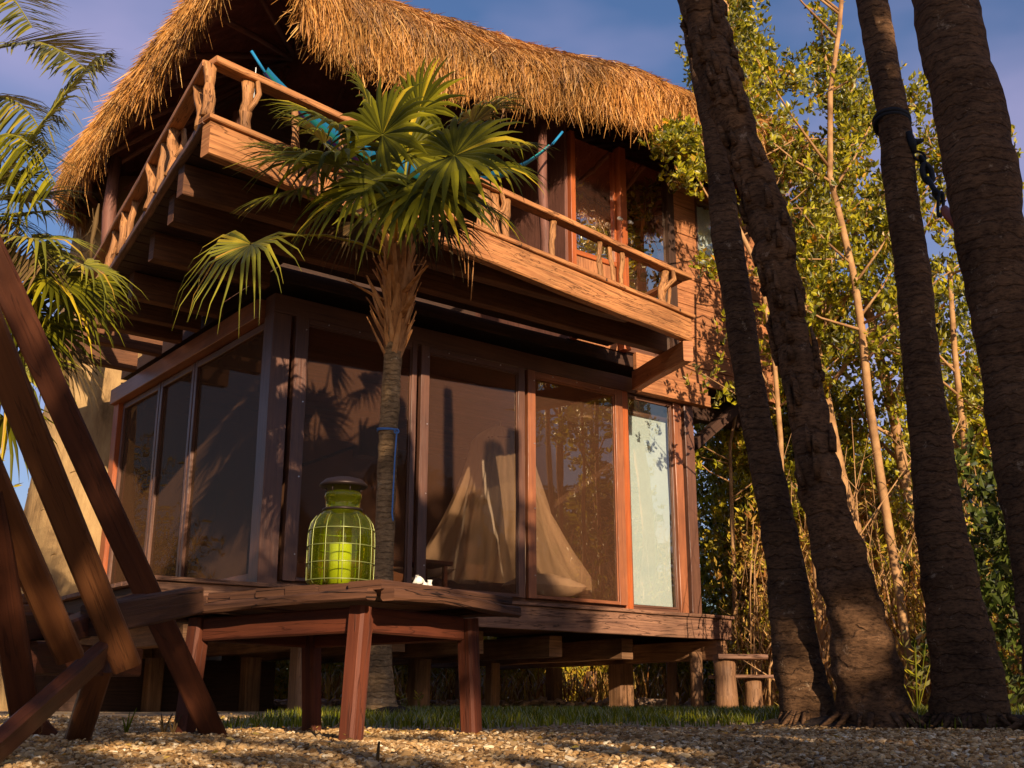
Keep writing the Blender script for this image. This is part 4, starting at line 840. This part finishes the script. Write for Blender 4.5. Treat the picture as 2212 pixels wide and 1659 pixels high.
ZXn = np.array([0, 0, 1.0])
def tree(name, label, base, height, lean, nb, spread, tiprad, ntip, leaf, mat, bark, r0, seed, low=.25, group=None, cat='tree', nl=9, wid=.24, stems=1):
    rnd = random.Random(seed); T = thing(name, label, cat, base, group); base = Vector(base); tips = []; dirs = []; m = MB()
    for s_ in range(stems):
        ax = Vector((lean[0]+rnd.gauss(0, .12)*(stems > 1), lean[1]+rnd.gauss(0, .12)*(stems > 1), 1)); tp_ = []
        hh = height*(1 if s_ == 0 else rnd.uniform(.6, .95)); st = base+Vector((rnd.gauss(0, .12), rnd.gauss(0, .12), 0))*(s_ > 0)
        for i in range(9):
            t = i/8; tp_.append(st+ax*(hh*t)+Vector((hn((seed+s_, t*2.5, 0)), hn((seed+s_, 9, t*2.5)), 0))*.28*t**.5*min(1.5, hh/4))
        m.tube(tp_, [r0*(1-.8*i/8)+.006 for i in range(9)], 9, nz=.15)
        for k in range(nb):
            t = low+(1-low)*(k+rnd.random())/nb; x = t*8; i = min(7, int(x)); p = tp_[i].lerp(tp_[i+1], x-i); a = rnd.random()*2*math.pi; L = spread*(1.15-.75*t)*rnd.uniform(.6, 1.15)
            d = Vector((math.cos(a), math.sin(a), rnd.uniform(.5, 1.3))).normalized(); e = p+d*L; mid = p.lerp(e, .5)+Vector((rnd.gauss(0, .06), rnd.gauss(0, .06), -.04)); rb = r0*(1-.8*t)*.45+.004
            m.tube([p, mid, e], [rb, rb*.7, rb*.35], 6)
            for j in range(4):
                f = rnd.uniform(.3, 1); q = p.lerp(e, f); d2 = (d+Vector((rnd.gauss(0, .6), rnd.gauss(0, .6), rnd.gauss(.2, .4)))).normalized(); e2 = q+d2*L*rnd.uniform(.25, .5); m.tube([q, e2], [rb*.4, rb*.2], 4)
                for c in range(ntip):
                    w = rnd.random(); pp = q.lerp(e2, w**.6)+Vector((rnd.gauss(0, 1), rnd.gauss(0, 1), rnd.gauss(0, 1)))*tiprad; dd = (d2*.6+Vector((rnd.gauss(0, .5), rnd.gauss(0, .5), .5+rnd.gauss(0, .3)))).normalized(); tips.append(tuple(pp)); dirs.append(tuple(dd))
    m.build('trunk', bark, T); V, F = rosettes(np.array(tips), np.array(dirs), nl, leaf, wid); npmesh('crown', V, F, mat, T); return T
GT = 'sunlit slender trees behind the palm trunks'
def gp(px, Y): p = at(px, 1500, Y); return (p.x, Y, gz(p.x, Y)-.02)
tree('laurel_tree', 'tall slender tree with pale orange trunk rising between the crossing palms and the strapped palm', gp(1960, 10.6), 9.0, (-.17, .0), 40, .95, .10, 10, .078, 'laurel_leaf', 'pale_bark', .085, 301, low=.30, group=GT)
tree('laurel_tree', 'leafy tree filling the gap left of the crossing palm trunks, beside the hut gable', gp(1745, 13.2), 10.4, (-.06, .0), 40, 1.0, .11, 12, .085, 'laurel_leaf', 'pale_bark', .06, 302, low=.25, group=GT)
tree('laurel_tree', 'tall leafy tree directly behind the strapped palm trunk', gp(2040, 11.6), 8.0, (-.06, .05), 36, .9, .12, 12, .082, 'laurel_leaf', 'pale_bark', .07, 303, low=.15, group=GT)
tree('laurel_tree', 'leafy tree between the strapped palm and the rightmost palm', gp(2140, 10.2), 6.0, (-.04, .0), 24, .7, .10, 8, .075, 'laurel_leaf', 'pale_bark', .06, 304, low=.28, group=GT)
tree('laurel_tree', 'sparse tree at the far right edge behind the widest palm', gp(2250, 9.8), 5.6, (.0, .0), 22, .6, .10, 7, .075, 'laurel_leaf', 'pale_bark', .05, 305, low=.1, group=GT)
tree('laurel_tree', 'shorter bushy tree low behind the two crossing palm trunks', gp(1820, 12.4), 5.6, (0, 0), 38, 1.05, .13, 13, .085, 'laurel_leaf', 'pale_bark', .06, 306, low=.1, group=GT)
tree('laurel_tree', 'slim young tree standing close to the right corner of the hut', gp(1660, 13.0), 3.9, (.02, 0), 18, .9, .13, 7, .08, 'thicket_leaf', 'pale_bark', .035, 307, low=.15, group=GT, stems=2)
# branch with leaves reaching in front of the gable wall
br = thing('laurel_tree', 'leafy branchy sapling overlapping the right end of the thatch and siding', 'tree', (2.6, 9.6, .07), GT)
m = MB(); B0 = Vector((2.6, 9.6, .07)); stem = [B0, Vector((2.58, 9.6, 1.8)), Vector((2.5, 9.6, 3.4)), at(1560, 420, 9.7), at(1530, 250, 9.8)]; m.tube(stem, [.035, .03, .026, .02, .01], 7)
tips = []; dirs = []
rnd = random.Random(5)
for (px, py, sx, sy_, n, yy) in ((1475, 290, 50, 42, 130, 9.75), (1440, 300, 38, 30, 70, 9.7), (1500, 350, 35, 45, 70, 9.8), (1470, 380, 30, 22, 25, 9.8), (1515, 560, 14, 14, 9, 9.9), (1545, 570, 16, 20, 14, 9.9), (1830, 300, 35, 60, 50, 9.75), (1800, 450, 50, 60, 70, 9.75), (1850, 560, 50, 60, 50, 9.75), (1740, 600, 40, 60, 50, 9.8), (1620, 130, 40, 90, 90, 9.9), (1590, 60, 50, 60, 60, 9.9)):
    c = at(px, py, yy); m.tube([at(1555, min(600, py+90), 9.75), c.lerp(at(1555, py, 9.75), .4), c], [.010, .008, .004], 5)
    for k in range(n): q = at(px+rnd.gauss(0, sx*.55), py+rnd.gauss(0, sy_*.55), yy+rnd.gauss(0, .15)); tips.append(tuple(q)); dirs.append(tuple(Vector((rnd.gauss(-.2, .5), rnd.gauss(-.2, .4), rnd.uniform(.2, 1))).normalized()))
m.build('trunk', 'pale_bark', br); V, F = rosettes(np.array(tips), np.array(dirs), 8, .075, .25); npmesh('crown', V, F, 'laurel_leaf', br)
def slender(label, path, Y, r, ntw, seed):
    rnd = random.Random(seed); P = [at(x+rnd.gauss(0, 5), y, Y) for x, y in path]; P[0].z = gz(P[0].x, Y)-.02; T = thing('slender_tree', label, 'tree', P[0], GT); m = MB(); n = len(P)
    m.tube(P, [r*(1-.55*i/n) for i in range(n)], 10, nz=.16, nf=5); tips = []; dirs = []
    for k in range(ntw):
        i = rnd.randrange(max(1, n//3), n-1); p = P[i].lerp(P[i+1], rnd.random()); s_ = rnd.choice((-1, 1)); e = p+Vector((s_*rnd.uniform(.3, .8), rnd.gauss(-.1, .25), rnd.uniform(.25, .9))); mid = p.lerp(e, .5)+Vector((0, 0, -.05)); m.tube([p, mid, e], [r*.35, r*.22, r*.1], 6)
        for q in range(16): tips.append(tuple(mid.lerp(e, rnd.random()**.6)+Vector((rnd.gauss(0, .1), rnd.gauss(0, .1), rnd.gauss(0, .1))))); dirs.append(tuple(Vector((rnd.gauss(0, .5), rnd.gauss(0, .5), 1)).normalized()))
    m.build('trunk', 'pale_bark', T); V, F = rosettes(np.array(tips), np.array(dirs), 8, .075, .24); npmesh('crown', V, F, 'laurel_leaf', T)
slender('slender crooked tree with a pale orange trunk between the flaky palm and the strapped palm', [(1965, 1500), (1938, 1300), (1905, 1050), (1880, 860), (1868, 720), (1845, 600), (1822, 480), (1800, 380), (1792, 200), (1812, 60), (1820, -60)], 9.6, .043, 18, 1)
slender('thin pale stem showing in the gap between the two crossing palm trunks', [(1712, 1500), (1695, 1200), (1684, 950), (1672, 780), (1640, 600), (1650, 450)], 10.0, .03, 6, 2)
slender('thin pale forked stem just right of the corner posts of the hut', [(1590, 1500), (1580, 1250), (1584, 1060), (1572, 960), (1600, 850)], 11.9, .028, 5, 3)
slender('pale stem leaning behind the gap between the strapped palm and the widest palm', [(2150, 1500), (2120, 1250), (2090, 1000), (2060, 760), (2045, 560)], 9.9, .04, 8, 4)
# thicket (uncountable)
def thicket(name, label, x0, x1, y0, y1, h, n, mat, leaf, seed, hfun=None, wid=.16):
    rg = np.random.default_rng(seed); X = rg.uniform(x0, x1, n); Y = rg.uniform(y0, y1, n); hh = h*(hfun(X, Y) if hfun else 1); Z = rg.random(n)**.85*hh; P = np.stack([X, Y, Z], 1)
    P += .15*rg.normal(size=P.shape); P[:, 2] = np.abs(P[:, 2]); D = rg.normal(size=P.shape)*.5; D[:, 2] = abs(D[:, 2])+.5; D /= np.linalg.norm(D, axis=1)[:, None]
    V, F = rosettes(P, D, 8, leaf, wid); return tag(npmesh(name, V, F, mat), label, 'bushes', kind='stuff')
wv = lambda X, Y: .75+.25*np.sin(X*2.3)+.2*np.sin(X*5.1+1)
thicket('bushes', 'dense sunlit green and ochre bushes behind the trees on the right', 2.4, 10.5, 13.0, 15.8, 5.2, 24000, 'laurel_leaf', .095, 1, wv, .22)
thicket('bushes', 'sunlit ochre green undergrowth between the background trees', 2.5, 9, 12.0, 13.2, 2.8, 7000, 'thicket_leaf', .085, 15, wv, .2)
thicket('bushes', 'low tangle of bushes beside and behind the right end of the hut', 2.4, 8, 10.2, 12.5, 1.9, 4200, 'thicket_leaf', .08, 2, wv, .12)
thicket('bushes', 'leafy backdrop seen through the stilts under the hut', -7, 4.5, 15.2, 18, 2.2, 7000, 'laurel_leaf', .10, 3, None, .16)
thicket('bushes', 'bright yellow green foliage behind the slatted chair at the left', -8.5, -4.6, 12.5, 15, 3.2, 4200, 'thicket_leaf', .14, 4, wv, .10)
thicket('bushes', 'ochre and reddish dry undergrowth low behind the palm trunks', 2.5, 8, 11.2, 12.8, 2.2, 7000, 'dry_litter', .12, 14, wv, .12)
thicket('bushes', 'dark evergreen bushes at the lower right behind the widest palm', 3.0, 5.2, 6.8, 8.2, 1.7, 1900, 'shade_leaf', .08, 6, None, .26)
thicket('bushes', 'low bright undergrowth seen between the stilts under the hut', -4, 4.5, 15.0, 16.5, .95, 9000, 'thicket_leaf', .09, 13, None, .2)
m = MB(); rnd = random.Random(3)
for k in range(900):
    y = rnd.uniform(9.4, 13.2); x = rnd.uniform(.185*y+.15, 7.5); h = rnd.uniform(.5, 2.6) if rnd.random() < .6 else rnd.uniform(.3, 1.1); a = rnd.random()*6.28; l = rnd.gauss(.2, .3)
    if x < .185*y+.9: a = rnd.uniform(-.8, .8); l = abs(l)
    p = Vector((x, y, .05)); e = p+Vector((math.cos(a)*l*h, math.sin(a)*l*h, h)); mid = p.lerp(e, .5)+Vector((rnd.gauss(0, .08), rnd.gauss(0, .08), .05)); r = rnd.uniform(.004, .014); m.tube([p, mid, e], [r, r*.8, r*.3], 4)
    for j in range(2): q = p.lerp(e, rnd.uniform(.4, .9)); m.tube([q, q+Vector((rnd.gauss(0, .2), rnd.gauss(0, .2), rnd.uniform(.1, .4)))], [r*.5, r*.2], 3)
tag(m.build('dry_twigs', 'pale_bark'), 'tangle of dry bare twigs among the bushes right of the hut', 'twigs', kind='stuff')
n = 9000; X = RNG.uniform(2.2, 7.5, n); Y = RNG.uniform(8.8, 12.3, n); P = np.stack([X, Y, .05+RNG.random(n)**2.2*1.3], 1)
tag(blades('dry_litter', 'dry_litter', P, .13, .016, 1.6), 'dry brown palm litter and stalks at the foot of the bushes', 'litter', kind='stuff')
n = 2600; X = RNG.uniform(-2.5, 4.5, n); Y = RNG.uniform(13.6, 15.2, n); P = np.stack([X, Y, np.full(n, .08)+RNG.random(n)*.3], 1)
tag(blades('dry_litter', 'dry_litter', P, .25, .02, 1.3), 'dry fallen fronds seen through the stilts behind the hut', 'litter', kind='stuff')
n = 420; X = RNG.uniform(-3, 5, n); Y = RNG.uniform(13.0, 13.6, n); tag(stones('border_stones', 'border_rock', X, Y, .1+RNG.random(n)*.09, RNG.uniform(.04, .09, n)), 'heap of pale rough border stones seen beneath the hut', 'stones', kind='stuff')
# ============================================================ rustic benches right of hut
def stump_bench(label, pxc, w, pytop, Yb, slab_l, slab_r, th):
    b = at(pxc, 1540, Yb); b.z = gz(0, Yb)-.01; top = at(pxc, pytop, Yb); T = thing('rustic_bench', label, 'bench', b, 'rustic benches beside the hut'); r = w/2*Yb/2519
    MB().tube([b, b+ZX*(top.z-b.z)*.33, b+ZX*(top.z-b.z)*.7, Vector((b.x, b.y, top.z))], [r*1.12, r, r*.95, r], 12, nz=.16).build('stump', 'stilt_wood', T)
    a, c = at(slab_l, pytop, Yb), at(slab_r, pytop+2, Yb); a.z = c.z = top.z+th/2+.002; MB().beam(a, c, .26, th, ZX, jit=.006, ch=.01).build('slab_top', 'grey_deck', T)
stump_bench('taller rustic bench with a grey slab on a thick stump right of the hut', 1571, 50, 1425, 8.9, 1546, 1652, .035)
stump_bench('lower rustic bench with a thin plank on a darker stump behind the taller bench', 1630, 38, 1466, 9.2, 1535, 1684, .025)
# small sprouts
def sprout(label, px, py, h, n, mat='grass_green', seed=0, broad=0, Y=None):
    p = groundp(px, py) if Y is None else Vector((at(px, 1500, Y).x, Y, gz(0, Y))); rnd = random.Random(seed); T = thing('sprout', label, 'seedling', p); m = MB(); V = []; F = []
    for k in range(n):
        a = rnd.random()*6.28; l = rnd.uniform(.1, .4); hh = h*rnd.uniform(.6, 1.1); e = p+Vector((math.cos(a)*l*hh, math.sin(a)*l*hh, hh)); m.tube([p, p.lerp(e, .5)+Vector((0, 0, .005)), e], [.004, .003, .0012], 5)
        for f in [1-q*.17 for q in range(broad)]:
            for s in (-1, 1):
                b = len(V); q = p.lerp(e, f); sz = min(.075, h*.4)*rnd.uniform(.7, 1.2); d = Vector((s*rnd.uniform(.5, .9), rnd.gauss(0, .5), rnd.uniform(.3, .9))).normalized()*sz; sd = Vector((rnd.gauss(0, .3), 1, .6)).normalized()*sz*.2; V += [tuple(q), tuple(q+d*.5+sd), tuple(q+d), tuple(q+d*.5-sd)]; F.append((b, b+1, b+2, b+3))
    m.build('stem', mat, T)
    if V: npmesh('foliage', V, F, 'laurel_leaf', T)
sprout('pair of short dark shoots in the gravel behind the chair leg', 272, 1588, .085, 3, seed=1)
sprout('withered brown sprig in the gravel left of the near chair foot', 352, 1590, .07, 6, 'dead_frond', seed=2)
sprout('leaning sprig in the gravel just left of the long chair foot', 372, 1592, .09, 3, 'dead_frond', seed=3)
sprout('dark twig standing up in the gravel at the lower edge', 815, 1652, .055, 2, 'dead_frond', seed=4)
sprout('two leafed pale seedling right of the fan palm foot', 872, 1540, .11, 3, seed=5, broad=1)
sprout('taller pale seedling between the palm foot and the table leg', 905, 1538, .14, 3, seed=6, broad=2)
sprout('bright leafy seedling in front of the bushes between the big palm trunks', 1978, 1548, .55, 6, seed=7, broad=5, Y=7.6)
# ============================================================ UNSEEN TREES added to cast shade and fill reflections
sd0 = Vector((.33*.9588, -.944*.9588, .284)).normalized()
def shade(label, cx, cy, base_z, top_z, rx, ry, n, leaf, seed, thr=-.2):
    rg = np.random.default_rng(seed); T = thing('unseen_tree', label, 'tree', (cx, cy, 0)); MB().tube([(cx, cy, 0), (cx+.1, cy, top_z*.5), (cx, cy, top_z*.9)], [.2, .15, .06], 9).build('trunk', 'pale_bark', T)
    P = rg.normal(size=(n, 3)); P /= np.linalg.norm(P, axis=1)[:, None]; P *= rg.random((n, 1))**.33; P = P*np.array([rx, ry, (top_z-base_z)/2])+np.array([cx, cy, (top_z+base_z)/2])
    G = Vector((-.45, 3.2, .6)); keep = np.array([noise.noise(Vector(p)*1.1) > thr and (Vector(p)-G-sd0*(Vector(p)-G).dot(sd0)).length > .5 for p in P]); P = P[keep]; D = rg.normal(size=P.shape); D /= np.linalg.norm(D, axis=1)[:, None]  # shaft kept free of leaves so sun reaches the lantern
    V, F = rosettes(P, D, 7, leaf, .3); npmesh('crown', V, F, 'shade_leaf', T)
shade('low broad unseen tree added behind the viewpoint for shade', .6, -4.2, 1.0, 3.9, 2.6, 1.2, 1900, .13, 1, .02)
shade('unseen tree added behind the viewpoint for shade', 3.0, -4.4, 1.0, 6.4, 1.6, 1.2, 1500, .16, 2)
shade('tall unseen tree added behind the viewpoint on the right for shade', 4.7, -4.2, .8, 6.3, 1.35, 1.3, 3200, .16, 3)
for k, (x, y, h) in enumerate([(11, 1.5, 4.2), (12.5, 4.5, 5.0), (13, 8, 4.6), (15, -2, 4.5), (-8.5, 3, 4.5), (-9, 7, 5), (-7.5, -1, 4)]): shade('%s unseen garden tree beyond the %s edge, added for the glass reflections' % (('tallest', 'tall', 'broad', 'far', 'near', 'middle', 'low')[k], 'right' if x > 0 else 'left'), x, y, .4, h, 2.0, 1.9, 1900, .24, 20+k)  # unseen trees added so the window glass reflects dark foliage

# ============================================================ CAMERA / LIGHT / WORLD
cam = bpy.data.cameras.new('camera'); co = bpy.data.objects.new('camera', cam); COL.objects.link(co); co.location = (0, 0, CZ); co.rotation_euler = (math.pi/2+TH, 0, 0)
cam.sensor_width = 36; cam.lens = 36*FPX/2212; cam.clip_start = .02; cam.clip_end = 2000; scn.camera = co
ELEV, SAZ = R(16.5), math.atan2(.33, -.944)   # azimuth of the sun, from +Y towards +X
sd = Vector((math.sin(SAZ)*math.cos(ELEV), math.cos(SAZ)*math.cos(ELEV), math.sin(ELEV)))
sl = bpy.data.lights.new('sun', 'SUN'); sl.energy = 5.0; sl.angle = R(.5); sl.color = (1, .80, .56); so = bpy.data.objects.new('sun', sl); COL.objects.link(so); so.rotation_euler = sd.to_track_quat('Z', 'Y').to_euler(); so.location = (0, -20, 15)
w = bpy.data.worlds.new('World'); scn.world = w; w.use_nodes = True; nt = w.node_tree; nt.nodes.clear()
out = nt.nodes.new('ShaderNodeOutputWorld'); bg = nt.nodes.new('ShaderNodeBackground'); sk = nt.nodes.new('ShaderNodeTexSky'); sk.sky_type = 'NISHITA'; sk.sun_disc = False; sk.sun_elevation = ELEV; sk.sun_rotation = SAZ
sk.air_density = 1.3; sk.dust_density = 1.2; sk.ozone_density = 3.0
tc_ = nt.nodes.new('ShaderNodeTexCoord'); mp = nt.nodes.new('ShaderNodeMapping'); mp.inputs['Scale'].default_value = (1, 1, 2.2); ns = nt.nodes.new('ShaderNodeTexNoise'); ns.inputs['Scale'].default_value = 1.7; ns.inputs['Detail'].default_value = 5; ns.inputs['Roughness'].default_value = .5
rp2 = nt.nodes.new('ShaderNodeValToRGB'); rp2.color_ramp.elements[0].position = .49; rp2.color_ramp.elements[0].color = (0, 0, 0, 1); rp2.color_ramp.elements[1].position = .78; rp2.color_ramp.elements[1].color = (.75, .75, .75, 1)
mx = nt.nodes.new('ShaderNodeMix'); mx.data_type = 'RGBA'; mx.inputs[7].default_value = (7.5, 5.6, 6.6, 1)
L = nt.links.new; L(tc_.outputs['Generated'], mp.inputs[0]); L(mp.outputs[0], ns.inputs['Vector']); L(ns.outputs[0], rp2.inputs[0]); L(rp2.outputs[0], mx.inputs[0]); L(sk.outputs[0], mx.inputs[6]); tn = nt.nodes.new('ShaderNodeMix'); tn.data_type = 'RGBA'; tn.blend_type = 'MULTIPLY'; tn.inputs[0].default_value = 1; tn.inputs[7].default_value = (.89, .96, 1.24, 1); L(mx.outputs[2], tn.inputs[6]); L(tn.outputs[2], bg.inputs[0]); bg.inputs[1].default_value = .066; L(bg.outputs[0], out.inputs[0])
scn.view_settings.view_transform = 'Standard'; scn.view_settings.look = 'None'; scn.view_settings.exposure = .62; scn.view_settings.gamma = 1
scn.cycles.max_bounces = 8; scn.cycles.transparent_max_bounces = 16; scn.cycles.diffuse_bounces = 3; scn.cycles.glossy_bounces = 3
scn.cycles.use_denoising = True
for o in scn.objects:
    if '_o' in o: del o['_o']
